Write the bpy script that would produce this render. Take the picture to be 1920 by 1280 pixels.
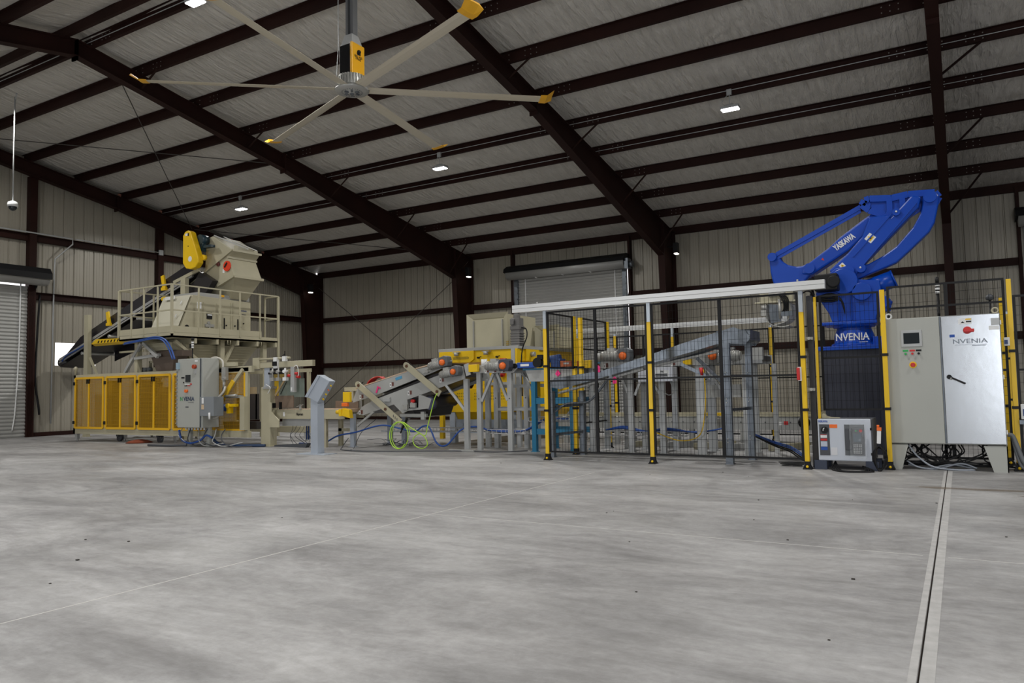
import bpy, bmesh, math, random
from mathutils import Vector, Matrix
random.seed(7)
for o in list(bpy.data.objects): bpy.data.objects.remove(o)
SC = bpy.context.scene; COL = SC.collection
R = math.radians; PI = math.pi
# ---------------------------------------------------------------- camera
cd = bpy.data.cameras.new('camera'); cam = bpy.data.objects.new('camera', cd); COL.objects.link(cam)
cd.lens = 26.505; cd.sensor_width = 36; cd.clip_start = .05; cd.clip_end = 300
rx = Vector((0.859484, 0.510769, -0.020056)); ux = Vector((0.048843, -0.043007, 0.99788)); fx = Vector((-0.508824, 0.858641, 0.061911))
m = Matrix((rx, ux, -fx)).transposed().to_4x4(); m.translation = (0, 0, 1.109); cam.matrix_world = m
SC.camera = cam
# ---------------------------------------------------------------- world, light, exposure
w = bpy.data.worlds.new('world'); SC.world = w; w.use_nodes = True
w.node_tree.nodes['Background'].inputs[0].default_value = (1, .97, .98, 1)
w.node_tree.nodes['Background'].inputs[1].default_value = 1.6
vs = SC.view_settings; vs.view_transform = 'Standard'; vs.look = 'None'; vs.gamma = 1; vs.use_curve_mapping = False; vs.exposure = -0.02
def area_light(name, loc, target, sx, sy, power, col=(1, 1, 1), spread=180):
    l = bpy.data.lights.new(name, 'AREA'); l.shape = 'RECTANGLE'; l.size = sx; l.size_y = sy; l.energy = power; l.color = col; l.spread = R(spread)
    o = bpy.data.objects.new(name, l); COL.objects.link(o); o.location = loc
    o.rotation_euler = (Vector(target) - Vector(loc)).to_track_quat('-Z', 'Y').to_euler(); return o
# daylight entering by the two open roll-up doors in the front wall and the one in the far right gable
area_light('daylight_front_door', (-9.5, -5.7, 2.2), (-9.5, 6, 1.4), 4.2, 4.2, 230, (.92, .96, 1))
area_light('daylight_front_door', (3.8, -5.7, 2.2), (2.0, 6, 1.4), 4.2, 4.2, 330, (.92, .96, 1))
area_light('daylight_gable_door', (14.8, 8.0, 2.2), (0, 10, 1.4), 4.2, 4.2, 60, (.95, .97, 1))
# ---------------------------------------------------------------- materials
MATS = {}
def mat(name, col, rough=.5, metal=0, bump=None, var=None, emit=None, estr=0, alpha=1, spec=None, trans=0):
    if name in MATS: return MATS[name]
    M = bpy.data.materials.new(name); M.use_nodes = True; nt = M.node_tree; b = nt.nodes['Principled BSDF']
    b.inputs['Base Color'].default_value = (*col, 1); b.inputs['Roughness'].default_value = rough; b.inputs['Metallic'].default_value = metal
    if spec is not None: b.inputs['Specular IOR Level'].default_value = spec
    if trans: b.inputs['Transmission Weight'].default_value = trans
    if alpha < 1: b.inputs['Alpha'].default_value = alpha
    if emit: b.inputs['Emission Color'].default_value = (*emit, 1); b.inputs['Emission Strength'].default_value = estr
    if bump or var:
        tc = nt.nodes.new('ShaderNodeTexCoord')
    if var:   # (scale, amount): soft wear in the colour
        n = nt.nodes.new('ShaderNodeTexNoise'); n.inputs['Scale'].default_value = var[0]; n.inputs['Detail'].default_value = 5
        nt.links.new(tc.outputs['Object'], n.inputs['Vector'])
        r = nt.nodes.new('ShaderNodeValToRGB'); a = var[1]
        r.color_ramp.elements[0].position = .3; r.color_ramp.elements[1].position = .7
        r.color_ramp.elements[0].color = (*[c * (1 - a) for c in col], 1); r.color_ramp.elements[1].color = (*[min(1, c * (1 + a)) for c in col], 1)
        nt.links.new(n.outputs['Fac'], r.inputs['Fac']); nt.links.new(r.outputs['Color'], b.inputs['Base Color'])
    if bump:  # (scale, strength)
        n = nt.nodes.new('ShaderNodeTexNoise'); n.inputs['Scale'].default_value = bump[0]; n.inputs['Detail'].default_value = 4
        nt.links.new(tc.outputs['Object'], n.inputs['Vector'])
        p = nt.nodes.new('ShaderNodeBump'); p.inputs['Strength'].default_value = bump[1]; p.inputs['Distance'].default_value = .02
        nt.links.new(n.outputs['Fac'], p.inputs['Height']); nt.links.new(p.outputs['Normal'], b.inputs['Normal'])
    MATS[name] = M; return M
def nodes(name):
    M = bpy.data.materials.new(name); M.use_nodes = True; nt = M.node_tree
    return M, nt, nt.nodes['Principled BSDF'], nt.nodes.new, nt.links.new
RED = mat('red oxide steel', (.020, .0060, .0042), .65, spec=.2, var=(1.2, .25))
BEIGE = mat('beige machine paint', (.43, .40, .285), .45, var=(2.5, .06))
GREYP = mat('grey machine paint', (.36, .365, .355), .5, var=(2.5, .06))
LGREY = mat('light grey steel', (.42, .43, .43), .4, .2, var=(3, .08))
ENC = mat('enclosure grey', (.40, .41, .38), .45, var=(1.5, .03))
PEDG = mat('pedestal grey', (.36, .40, .46), .5, var=(3, .05))
YEL = mat('safety yellow', (.80, .51, .005), .42, var=(3, .06))
YELD = mat('guard yellow', (.78, .44, .01), .45)
BLUE = mat('robot blue', (.0008, .055, .42), .32, bump=(14, .06), spec=.4)
BLUED = mat('motor blue', (.012, .045, .17), .45)
TEAL = mat('teal blue paint', (.008, .14, .26), .4)
BLK = mat('black', (.006, .006, .007), .5, spec=.3)
RUB = mat('belt rubber', (.022, .020, .022), .38)
NAVY = mat('dark pedestal paint', (.022, .025, .042), .5, var=(2, .15))
DGREY = mat('dark grey plastic', (.06, .065, .075), .5)
GALV = mat('galvanised steel', (.16, .18, .205), .33, .7, var=(9, .18), bump=(30, .05))
ALU = mat('aluminium', (.62, .63, .64), .34, .75, var=(3, .05))
SST = mat('stainless steel', (.60, .63, .67), .26, .93, bump=(7, .04))
WHT = mat('white plastic', (.75, .76, .76), .45)
ORG = mat('orange plastic', (.85, .16, .02), .4)
REDP = mat('red plastic', (.55, .02, .02), .4)
GRN = mat('green plastic', (.02, .35, .08), .4)
SIL = mat('cast silver paint', (.42, .42, .40), .42, .45, bump=(25, .25))
GEAR = mat('gearbox dark grey', (.10, .11, .12), .5, bump=(20, .15))
BCAB = mat('blue cable', (.015, .07, .30), .4)
LIME = mat('lime hose', (.45, .75, .06), .4)
PINK = mat('pink tag', (.85, .03, .22), .5)
RIBB = mat('red rubber', (.55, .03, .022), .4)
WOOD = mat('pale board', (.55, .40, .28), .6)
GLS = mat('dark screen', (.02, .025, .03), .12)
SCRN = mat('touch screen', (.09, .12, .15), .15)
LENS = mat('lamp lens', (1, 1, 1), .3, emit=(.96, .98, 1), estr=25)
TRANS = mat('clear wrap', (.6, .63, .66), .12, alpha=.2)
BLADE = mat('blade aluminium', (.60, .55, .44), .38, .25)
ORY = mat('fan yellow', (.80, .40, .01), .4)
# ---------------------------------------------------------------- mesh builder
class MB:
    def __init__(s): s.v = []; s.f = []; s.m = []; s.mi = 0; s.sm = []; s.smooth = False
    def add(s, vs, fs, sm=None):
        k = len(s.v); s.v += [tuple(q) for q in vs]
        for f in fs: s.f.append([i + k for i in f]); s.m.append(s.mi); s.sm.append(s.smooth if sm is None else sm)
        return s
    def box(s, x0, x1, y0, y1, z0, z1):
        return s.add([(x0,y0,z0),(x1,y0,z0),(x1,y1,z0),(x0,y1,z0),(x0,y0,z1),(x1,y0,z1),(x1,y1,z1),(x0,y1,z1)],
                     [(0,3,2,1),(4,5,6,7),(0,1,5,4),(1,2,6,5),(2,3,7,6),(3,0,4,7)], False)
    def frame(s, p, q, up=(0, 0, 1)):
        p, q = Vector(p), Vector(q); d = (q - p).normalized(); u = Vector(up)
        if abs(d.dot(u)) > .98: u = Vector((0, 1, 0)) if abs(d.y) < .9 else Vector((1, 0, 0))
        a = d.cross(u).normalized(); return p, q, d, a, a.cross(d)
    def bar(s, p, q, w, h=None, up=(0, 0, 1)):
        h = w if h is None else h; p, q, d, a, b = s.frame(p, q, up); V = []
        for c in (p, q):
            for i, j in ((-1,-1),(1,-1),(1,1),(-1,1)): V.append(c + a * (i * w / 2) + b * (j * h / 2))
        return s.add(V, [(0,3,2,1),(4,5,6,7),(0,1,5,4),(1,2,6,5),(2,3,7,6),(3,0,4,7)], False)
    def profile(s, p, q, poly, up=(0, 0, 1)):      # sweeps a 2-D outline (a, b) from p to q
        p, q, d, a, b = s.frame(p, q, up); n = len(poly); V = [c + a * x + b * y for c in (p, q) for x, y in poly]
        return s.add(V, [tuple(range(n))[::-1], tuple(range(n, 2 * n))] + [(i, (i + 1) % n, n + (i + 1) % n, n + i) for i in range(n)], False)
    def cyl(s, p, q, r0, r1=None, n=12, caps=True):
        r1 = r0 if r1 is None else r1; p, q, d, a, b = s.frame(p, q); V = []
        for c, r in ((p, r0), (q, r1)):
            for i in range(n): t = 2 * PI * i / n; V.append(c + a * (r * math.cos(t)) + b * (r * math.sin(t)))
        s.add(V, [(i, (i + 1) % n, n + (i + 1) % n, n + i) for i in range(n)], n > 7)
        if caps: k = len(s.v) - 2 * n; s.f += [list(range(k, k + n))[::-1], list(range(k + n, k + 2 * n))]; s.m += [s.mi] * 2; s.sm += [False] * 2
        return s
    def tube(s, pts, r, n=6, caps=True):
        pts = [Vector(p) for p in pts]; V = []; last = None; N = len(pts)
        for i, p in enumerate(pts):
            d = (pts[min(i + 1, N - 1)] - pts[max(i - 1, 0)])
            d = d.normalized() if d.length > 1e-9 else Vector((0, 0, 1))
            if last is None:
                u = Vector((0, 0, 1)) if abs(d.z) < .9 else Vector((1, 0, 0)); a = d.cross(u).normalized()
            else:
                a = last - d * last.dot(d); a = a.normalized() if a.length > 1e-6 else d.orthogonal().normalized()
            last = a; b = a.cross(d)
            for k in range(n): t = 2 * PI * k / n; V.append(p + a * (r * math.cos(t)) + b * (r * math.sin(t)))
        F = [(i * n + k, i * n + (k + 1) % n, (i + 1) * n + (k + 1) % n, (i + 1) * n + k) for i in range(N - 1) for k in range(n)]
        s.add(V, F, n > 4)
        if caps: s.f += [list(range(len(s.v) - len(V), len(s.v) - len(V) + n))[::-1], list(range(len(s.v) - n, len(s.v)))]; s.m += [s.mi] * 2; s.sm += [False] * 2
        return s
    def prism(s, poly, axis, a, b):   # outline in the plane across the axis; x: (y,z)  y: (x,z)  z: (x,y)
        ar = sum(poly[i][0] * poly[(i + 1) % len(poly)][1] - poly[(i + 1) % len(poly)][0] * poly[i][1] for i in range(len(poly)))
        if ar < 0: poly = poly[::-1]
        if axis == 'y': a, b = max(a, b), min(a, b)
        else: a, b = min(a, b), max(a, b)
        f = {'x': lambda c, t: (t, c[0], c[1]), 'y': lambda c, t: (c[0], t, c[1]), 'z': lambda c, t: (c[0], c[1], t)}[axis]
        n = len(poly); V = [f(c, t) for t in (a, b) for c in poly]
        return s.add(V, [tuple(range(n))[::-1], tuple(range(n, 2 * n))] + [(i, (i + 1) % n, n + (i + 1) % n, n + i) for i in range(n)], False)
    def hull(s, bot, top):            # joins two outlines with the same number of points
        n = len(bot); return s.add(list(bot) + list(top), [tuple(range(n))[::-1], tuple(range(n, 2 * n))] + [(i, (i + 1) % n, n + (i + 1) % n, n + i) for i in range(n)], False)
    def rect(s, x0, x1, y0, y1, z): return [(x0,y0,z),(x1,y0,z),(x1,y1,z),(x0,y1,z)]
    def lathe(s, prof, c, n=20, axis='z'):
        V = []
        for r, h in prof:
            for k in range(n):
                t = 2 * PI * k / n; x, y = r * math.cos(t), r * math.sin(t)
                V.append({'z': (c[0] + x, c[1] + y, c[2] + h), 'y': (c[0] + x, c[1] + h, c[2] - y), 'x': (c[0] + h, c[1] + x, c[2] + y)}[axis])
        N = len(prof); F = [(i * n + k, i * n + (k + 1) % n, (i + 1) * n + (k + 1) % n, (i + 1) * n + k) for i in range(N - 1) for k in range(n)]
        s.add(V, F, True); s.add([], [], False)
        k0 = len(s.v) - len(V)
        s.f += [list(range(k0, k0 + n))[::-1], list(range(len(s.v) - n, len(s.v)))]; s.m += [s.mi] * 2; s.sm += [False] * 2
        return s
    def sphere(s, c, r, n=10, sq=1):
        return s.lathe([(r * math.sin(PI * (i + .02) / (n + .04)) + 1e-4, -r * sq * math.cos(PI * i / n)) for i in range(n + 1)], c, n * 2)
    def done(s, name, mats, parent=None, bevel=0, loc=None):
        me = bpy.data.meshes.new(name); me.from_pydata(s.v, [], s.f); mats = mats if isinstance(mats, (list, tuple)) else [mats]
        for q in mats: me.materials.append(q)
        if len(mats) > 1: me.polygons.foreach_set('material_index', s.m)
        me.polygons.foreach_set('use_smooth', s.sm); me.update()
        o = bpy.data.objects.new(name, me); COL.objects.link(o)
        if parent:
            o.parent = parent; o.matrix_parent_inverse = Matrix.Translation(-Vector(parent.location)) if parent.type == 'EMPTY' else Matrix()
        if loc: o.location = loc
        if bevel:
            md = o.modifiers.new('edge', 'BEVEL'); md.width = bevel; md.segments = 2; md.limit_method = 'ANGLE'; md.angle_limit = R(40)
        return o
def tag(o, label=None, cat=None, group=None, kind=None):
    if label: o['label'] = label
    if cat: o['category'] = cat
    if group: o['group'] = group
    if kind: o['kind'] = kind
    return o
def thing(name, label, cat, loc=(0, 0, 0), group=None):
    o = bpy.data.objects.new(name, None); COL.objects.link(o); o.location = loc; o.empty_display_size = .1
    return tag(o, label, cat, group)
def st(o, label=None): o['kind'] = 'structure'; return tag(o, label)
def copy_tree(o, delta, label=None, parent=None, group=None):
    c = o.copy(); COL.objects.link(c); c.parent = parent
    if parent is None: c.location = Vector(o.location) + Vector(delta)
    if label: c['label'] = label
    if group: c['group'] = group
    for ch in [k for k in bpy.data.objects if k.parent == o]: copy_tree(ch, delta, None, c)
    return c
FONT = {}
def text(s, p, size, name='lettering', m=None, parent=None, face='-y', angle=0, width=None, bold=.0, depth=.001, slant=0):
    # writing that lies on a surface at p (its centre); face is the direction it looks towards; angle turns it in its plane
    cu = bpy.data.curves.new('text', 'FONT'); cu.body = s; cu.size = size; cu.align_x = 'CENTER'; cu.align_y = 'CENTER'; cu.extrude = depth; cu.offset = bold; cu.shear = slant
    o = bpy.data.objects.new('text', cu); COL.objects.link(o); bpy.context.view_layer.update()
    dg = bpy.context.evaluated_depsgraph_get(); me = bpy.data.meshes.new_from_object(o.evaluated_get(dg)); bpy.data.objects.remove(o)
    if width:
        xs = [v.co.x for v in me.vertices]; k = width / max(1e-6, max(xs) - min(xs))
        for v in me.vertices: v.co.x *= k
    rot = {'-y': Matrix.Rotation(PI / 2, 4, 'X'), '+x': Matrix.Rotation(PI / 2, 4, 'Z') @ Matrix.Rotation(PI / 2, 4, 'X')}[face]
    me.transform(Matrix.Translation(p) @ rot @ Matrix.Rotation(angle, 4, 'Z')); me.materials.clear(); me.materials.append(m or BLK); me.name = name
    q = bpy.data.objects.new(name, me); COL.objects.link(q)
    if parent:
        q.parent = parent; q.matrix_parent_inverse = Matrix.Translation(-Vector(parent.location)) if parent.type == 'EMPTY' else Matrix()
    return q
def spline(pts, k=8):
    P = [Vector(p) for p in pts]; P = [P[0] * 2 - P[1]] + P + [P[-1] * 2 - P[-2]]; out = []
    for i in range(1, len(P) - 2):
        a, b, c, d = P[i - 1:i + 3]
        for j in range(k):
            t = j / k; out.append(.5 * ((2 * b) + (c - a) * t + (2 * a - 5 * b + 4 * c - d) * t * t + (3 * b - a - 3 * c + d) * t ** 3))
    return out + [P[-2]]
# ================================================================ THE BUILDING
XW, YW, RID = -22.91, 22.82, 8.4          # gable wall, back wall, ridge
XE, YF = 15.2, -6.0                       # right gable, front wall
BAY = [-22.8, -15.2, -7.58, -.11, 7.4, 15.0]
def roof_z(y): return 6.07 + .174 * (YW - y) if y > RID else 6.07 + .174 * (y - YF)
# floor: burnished concrete with trowel clouds, dust wipes and a few stains
F, nt, b, N, L = nodes('concrete floor'); tc = N('ShaderNodeTexCoord')
def noise(sc, det, vec, dist=0, rough=.5):
    n = N('ShaderNodeTexNoise'); n.inputs['Scale'].default_value = sc; n.inputs['Detail'].default_value = det; n.inputs['Distortion'].default_value = dist; n.inputs['Roughness'].default_value = rough
    L(vec, n.inputs['Vector']); return n.outputs['Fac']
def ramp(v, a, ca, bb, cb):
    r = N('ShaderNodeValToRGB'); r.color_ramp.elements[0].position = a; r.color_ramp.elements[1].position = bb
    r.color_ramp.elements[0].color = (*ca, 1); r.color_ramp.elements[1].color = (*cb, 1); L(v, r.inputs['Fac']); return r.outputs['Color']
def mix(kind, f, a, c):
    q = N('ShaderNodeMix'); q.data_type = 'RGBA'; q.blend_type = kind; q.inputs[0].default_value = f if not hasattr(f, 'node') else 0
    if hasattr(f, 'node'): L(f, q.inputs[0])
    L(a, q.inputs[6]); L(c, q.inputs[7]) if hasattr(c, 'node') else q.inputs[7].__setattr__('default_value', (*c, 1)); return q.outputs[2]
mp = N('ShaderNodeMapping'); mp.inputs['Rotation'].default_value = (0, 0, .5); mp.inputs['Scale'].default_value = (.6, 1.25, 1); L(tc.outputs['Object'], mp.inputs['Vector'])
mp2 = N('ShaderNodeMapping'); mp2.inputs['Rotation'].default_value = (0, 0, .35); mp2.inputs['Scale'].default_value = (.8, 2.4, 1); L(tc.outputs['Object'], mp2.inputs['Vector'])
c1 = ramp(noise(.9, 10, mp.outputs[0], .5, .68), .32, (.235, .233, .236), .66, (.52, .52, .525))
c2 = ramp(noise(3.3, 8, mp2.outputs[0], .4, .75), .30, (.66, .65, .64), .66, (1, 1, 1))
c = mix('MULTIPLY', .75, c1, c2)
c = mix('MULTIPLY', .6, c, ramp(noise(12, 8, tc.outputs['Object'], .2, .75), .32, (.68, .67, .66), .62, (1, 1, 1)))
c = mix('MULTIPLY', .55, c, ramp(noise(.23, 3, tc.outputs['Object'], .3), .35, (.74, .725, .715), .60, (1, 1, 1)))
L(c, b.inputs['Base Color'])
L(ramp(noise(1.6, 6, mp.outputs[0], .3), .3, (.42, .42, .42), .7, (.66, .66, .66)), b.inputs['Roughness'])
bp = N('ShaderNodeBump'); bp.inputs['Strength'].default_value = .12; bp.inputs['Distance'].default_value = .01; L(noise(30, 6, tc.outputs['Object']), bp.inputs['Height']); L(bp.outputs[0], b.inputs['Normal'])
b.inputs['Specular IOR Level'].default_value = .35
m = MB()
XJ = -.19
m.box(XW - .3, XJ - .004, YF - .3, YW + .3, -.25, 0); m.box(XJ + .004, XE + .3, YF - .3, YW + .3, -.25, 0); m.mi = 1; m.box(XJ - .004, XJ + .004, YF - .3, YW + .3, -.25, -.012)
st(m.done('floor', [F, mat('joint filler', (.06, .045, .035), .9)]), 'burnished grey concrete floor with one dark sawn joint')
# saw-cut lines and the dusty band that runs along the joint
dust = mat('pale dust band', (.42, .415, .41), .8, var=(14, .12))
m = MB(); m.box(XJ - .035, XJ - .006, YF, 10.6, 0, .0012); m.box(XJ + .006, XJ + .055, YF, 10.6, 0, .0012)
st(m.done('floor_marking', dust), 'pale dusty band along both sides of the floor joint')
m = MB(); m.box(-4.136, -4.126, YF, 9.0, 0, .0012); st(m.done('floor_marking', mat('pale saw cut', (.56, .55, .53), .8)), 'thin pale saw cut running from the lower left corner to the fence')
m = MB(); m.box(-4.13, XJ - .07, 5.49, 5.496, 0, .0012); m.box(XJ + .07, XE, 5.49, 5.496, 0, .0012); st(m.done('floor_marking', MATS['pale saw cut']), 'thin pale saw cut crossing the dark joint')
rnd = random.Random(9); stain = mat('brown floor stain', (.20, .15, .10), .75, alpha=.45)
for cx, cy, a_, b_ in ((.15, 8.95, .75, .09), (.75, 8.6, .35, .10), (.9, 8.3, .5, .07)):
    pts = [(cx + a_ * (.75 + rnd.uniform(0, .35)) * math.cos(2 * PI * i / 26), cy + b_ * (.5 + rnd.uniform(0, .9)) * math.sin(2 * PI * i / 26), .0016) for i in range(26)]
    m = MB(); m.add(pts, [tuple(range(26))]); st(m.done('floor_marking', stain), 'faint brown stain on the floor before the two-door cabinet')
m = MB()
for k in range(26):
    x, y = rnd.uniform(-6, 1), rnd.uniform(2, 10); r = rnd.uniform(.003, .009); m.box(x - r * 1.4, x + r, y - r, y + r, 0, r * .8)
o_ = m.done('debris', mat('dark crumbs', (.03, .025, .02), .8)); o_['kind'] = 'stuff'; o_['label'] = 'tiny dark crumbs scattered over the open floor'; o_['category'] = 'debris'
# ---- ribbed wall sheets
WALLM = mat('wall sheet', (.34, .315, .26), .38, .1, var=(.8, .05))
def rib_wall(m, p0, p1, z0, z1, nrm, open_=()):
    # ribbed sheet from p0 to p1 (both x,y), its inner face towards nrm; open_: (s0, s1, zlow, zhigh) holes
    p0, p1 = Vector((*p0, 0)), Vector((*p1, 0)); d = (p1 - p0); Ln = d.length; d.normalize(); nrm = Vector((*nrm, 0)); pitch = .305
    n = int(Ln / pitch); cuts = sorted({0, Ln, *[o[0] for o in open_], *[o[1] for o in open_]})
    prof = []                                     # (s, height)
    for i in range(n + 1):
        s0 = i * pitch
        for ds, h in ((0, 0), (.095, 0), (.099, .006), (.112, .006), (.116, 0), (.178, 0), (.182, .006), (.195, .006), (.199, 0), (.255, 0), (.270, .03), (.290, .03)): prof.append((s0 + ds, h))
    prof = [q for q in prof if q[0] <= Ln] + [(Ln, 0)]
    for (a, ha), (bq, hb) in zip(prof, prof[1:]):
        mid = (a + bq) / 2; zz = [(z0, z1 if not callable(z1) else None)]
        spans = [(z0, None)]
        for o in open_:
            if o[0] < mid < o[1]: spans = ([(z0, o[2])] if o[2] > z0 else []) + [(o[3], None)]
        for za, zb in spans:
            A, B = p0 + d * a - nrm * ha, p0 + d * bq - nrm * hb
            ta, tb = (zb, zb) if zb is not None else ((z1(A), z1(B)) if callable(z1) else (z1, z1))
            k = len(m.v); m.v += [(A.x, A.y, za), (B.x, B.y, za), (B.x, B.y, tb), (A.x, A.y, ta)]; m.f.append([k, k + 1, k + 2, k + 3]); m.m.append(0); m.sm.append(False)
m = MB(); rib_wall(m, (XW, YW + .1), (XE, YW + .1), 0, 6.2, (0, -1), [(XW * -1 - 13.32, XW * -1 - 9.12, 0, 4.9), (XW * -1 + 1.55, XW * -1 + 5.9, 0, 4.9)])
st(m.done('wall_back', WALLM), 'back wall of ribbed light grey-tan metal sheet')
m = MB(); rib_wall(m, (XW - .1, YW), (XW - .1, YF), 0, lambda q: roof_z(q.y) + .12, (1, 0), [(YW - 11.5, YW - 7.3, 0, 4.45), (YW - 13.5, YW - 12.28, 2.05, 2.73)])
st(m.done('wall_left', WALLM), 'gable wall of ribbed light grey-tan metal sheet')
m = MB(); rib_wall(m, (XE + .1, YF), (XE + .1, YW), 0, lambda q: roof_z(q.y) + .12, (-1, 0), [(12.0, 16.2, 0, 4.3)])
st(m.done('wall_right', WALLM))
m = MB(); rib_wall(m, (XE, YF - .1), (XW, YF - .1), 0, 6.2, (0, 1), [(XE - 5.9, XE - 1.7, 0, 4.3), (XE + 7.4, XE + 11.6, 0, 4.3)])
st(m.done('wall_front', WALLM))
# ---- roof insulation: white vinyl with soft folds that run up the slope
V, nt, b, N, L = nodes('roof insulation'); tc = N('ShaderNodeTexCoord')
b.inputs['Roughness'].default_value = .42
mp = N('ShaderNodeMapping'); mp.inputs['Scale'].default_value = (1, .07, 1); L(tc.outputs['Object'], mp.inputs['Vector'])
mpa = N('ShaderNodeMapping'); mpa.inputs['Scale'].default_value = (1, .35, 1); mpa.inputs['Rotation'].default_value = (0, 0, .18); L(tc.outputs['Object'], mpa.inputs['Vector'])
n1 = noise(9.0, 5, mp.outputs[0], .4, .6); n2 = noise(3.0, 3, mpa.outputs[0], 1.2)
L(ramp(n1, .35, (.54, .515, .47), .62, (.61, .585, .54)), b.inputs['Base Color'])  # slight dirt streaks that also paint the fold shading into the colour
mm = N('ShaderNodeMath'); mm.operation = 'MULTIPLY_ADD'; L(n2, mm.inputs[0]); mm.inputs[1].default_value = .7; L(n1, mm.inputs[2])
bp = N('ShaderNodeBump'); bp.inputs['Strength'].default_value = .9; bp.inputs['Distance'].default_value = .11; L(mm.outputs[0], bp.inputs['Height']); L(bp.outputs[0], b.inputs['Normal'])
def sheet_roof(m, ya, yb):                       # sagging between the purlins
    ys = []; n = 10
    for i in range(n):
        for k in range(4): ys.append((ya + (yb - ya) * (i + k / 4) / n, .035 * math.sin(PI * k / 4)))
    ys.append((yb, 0))
    xs = [XW + (XE - XW) * i / 76 for i in range(77)]
    V = [(x, y, roof_z(y) - s_ * (1 + .35 * math.sin(x * 2.1 + y))) for y, s_ in ys for x in xs]; w_ = len(xs)
    m.add(V, [(j * w_ + i, j * w_ + i + 1, (j + 1) * w_ + i + 1, (j + 1) * w_ + i) for j in range(len(ys) - 1) for i in range(w_ - 1)], True)
m = MB(); sheet_roof(m, YW + .05, RID); sheet_roof(m, RID, YF - .05)
st(m.done('ceiling', V), 'white vinyl roof insulation sagging between dark roof beams')
# outer roof sheet above it, so that no daylight leaks through
m = MB(); m.add([(XW - .2, YW + .3, 6.25), (XE + .2, YW + .3, 6.25), (XE + .2, RID, 8.85), (XW - .2, RID, 8.85), (XW - .2, YF - .3, 6.25), (XE + .2, YF - .3, 6.25)], [(0, 1, 2, 3), (3, 2, 5, 4)])
st(m.done('roof', GALV))
# ---- purlins: Z sections, one run of each along the building
def zsec(m, p, q, d=.2, fl=.075, t=.006, up=(0, 0, 1), flip=1):
    f = fl * flip; m.profile(p, q, [(-f, -d / 2), (t / 2, -d / 2), (t / 2, d / 2 - t), (f, d / 2 - t), (f, d / 2), (-t / 2, d / 2), (-t / 2, -d / 2 + t), (-f, -d / 2 + t)][::(1 if flip > 0 else -1)], up)
PUR = [YW - 1.445 * k for k in range(1, 10)] + [RID + .28]
bolt = mat('bolt steel', (.35, .33, .30), .4, .7)
allp = PUR + [2 * RID - y for y in PUR]
for i, y in enumerate(allp):
    m = MB(); z = roof_z(y) - .11; zsec(m, (XW, y, z), (XE, y, z), flip=1)
    if i < 10:
        m.mi = 1                                  # lap bolts beside each frame
        for X in BAY[1:5]:
            for dx in (-.75, -.62, -.49, -.12, .12, .49, .62, .75):
                for dz in (-.05, .05): m.cyl((X + dx, y - .006, z + dz), (X + dx, y - .016, z + dz), .011, n=5)
    st(m.done('roof_beam', [RED, bolt]), 'dark red roof beam in the %s row from the %s' % (['first','second','third','fourth','fifth','sixth','seventh','eighth','ninth','tenth'][i % 10], 'back wall' if i < 10 else 'front wall'))
m = MB(); m.box(XW, XE, YW - .02, YW + .06, 5.83, 6.06); st(m.done('roof_beam', RED), 'dark red eave beam along the top of the back wall')
# ---- rigid frames
def ibeam(m, pts, w):    # pts: list of (outer, inner) points in the frame plane (y,z); X centre comes later
    pass
def rigid(X, name_i, wf=.2, endw=False):
    Y0, Y1 = YF, YW
    for side, sg in (('back', 1), ('front', -1)):
        if side == 'front' and X < BAY[1]: pass
        def P(y, z): return (y if sg > 0 else 2 * RID - y, z)
        dz = -.205
        top = [(RID, roof_z(RID) + dz), (YW - .05, roof_z(YW) + dz)]
        bot = [(RID, 8.04), (13.9, 7.02), (21.72, 5.03)]
        web = [P(*top[0]), P(*top[1]), P(*bot[2]), P(*bot[1]), P(*bot[0])]
        t = .012
        m = MB(); m.prism(web, 'x', X - t / 2, X + t / 2)
        def fl(a, b_, th=.016):                   # flange plate between two points
            (y0, z0), (y1, z1) = P(*a), P(*b_); m.bar((X, y0, z0), (X, y1, z1), wf, th, up=(0, 0, 1))
        fl(*top); fl(bot[0], bot[1]); fl(bot[1], bot[2])
        for yy in (13.9, 21.72):                  # stiffeners / splice plates
            zt = roof_z(yy) + dz; zb = 7.02 if yy < 15 else 5.03; y_, _ = P(yy, 0)
            m.box(X - wf / 2, X + wf / 2, y_ - .014, y_ + .014, zb - (.09 if yy < 15 else 0), zt)
        y_, _ = P(RID, 0); m.box(X - wf / 2, X + wf / 2, y_ - .014, y_ + .014, 7.95, roof_z(RID) + dz)
        st(m.done('rafter_beam', RED), 'dark red tapered rafter on the %s slope, %s frame from the gable' % (side, ['end', 'second', 'third', 'fourth', 'fifth', 'last'][name_i]))
        m = MB(); inn = [(21.72, 5.03), (22.0, 0)]; out = [(YW - .02, roof_z(YW) + dz), (YW - .02, 0)]
        m.prism([P(*out[0]), P(*out[1]), P(*inn[1]), P(*inn[0])], 'x', X - t / 2, X + t / 2)
        for a, b_ in (inn, out): (y0, z0), (y1, z1) = P(*a), P(*b_); m.bar((X, y0, z0), (X, y1, z1), wf, .016, up=(0, 1, 0))
        y0, _ = P(21.95, 0); y1, _ = P(YW, 0); m.box(X - .14, X + .14, min(y0, y1), max(y0, y1), 0, .02)
        st(m.done('steel_column', RED), 'dark red tapered steel column at the %s wall, %s frame from the gable' % (side, ['end', 'second', 'third', 'fourth', 'fifth', 'last'][name_i]))
for i, X in enumerate(BAY): rigid(X + (.12 if i == 0 else 0), i)
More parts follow.
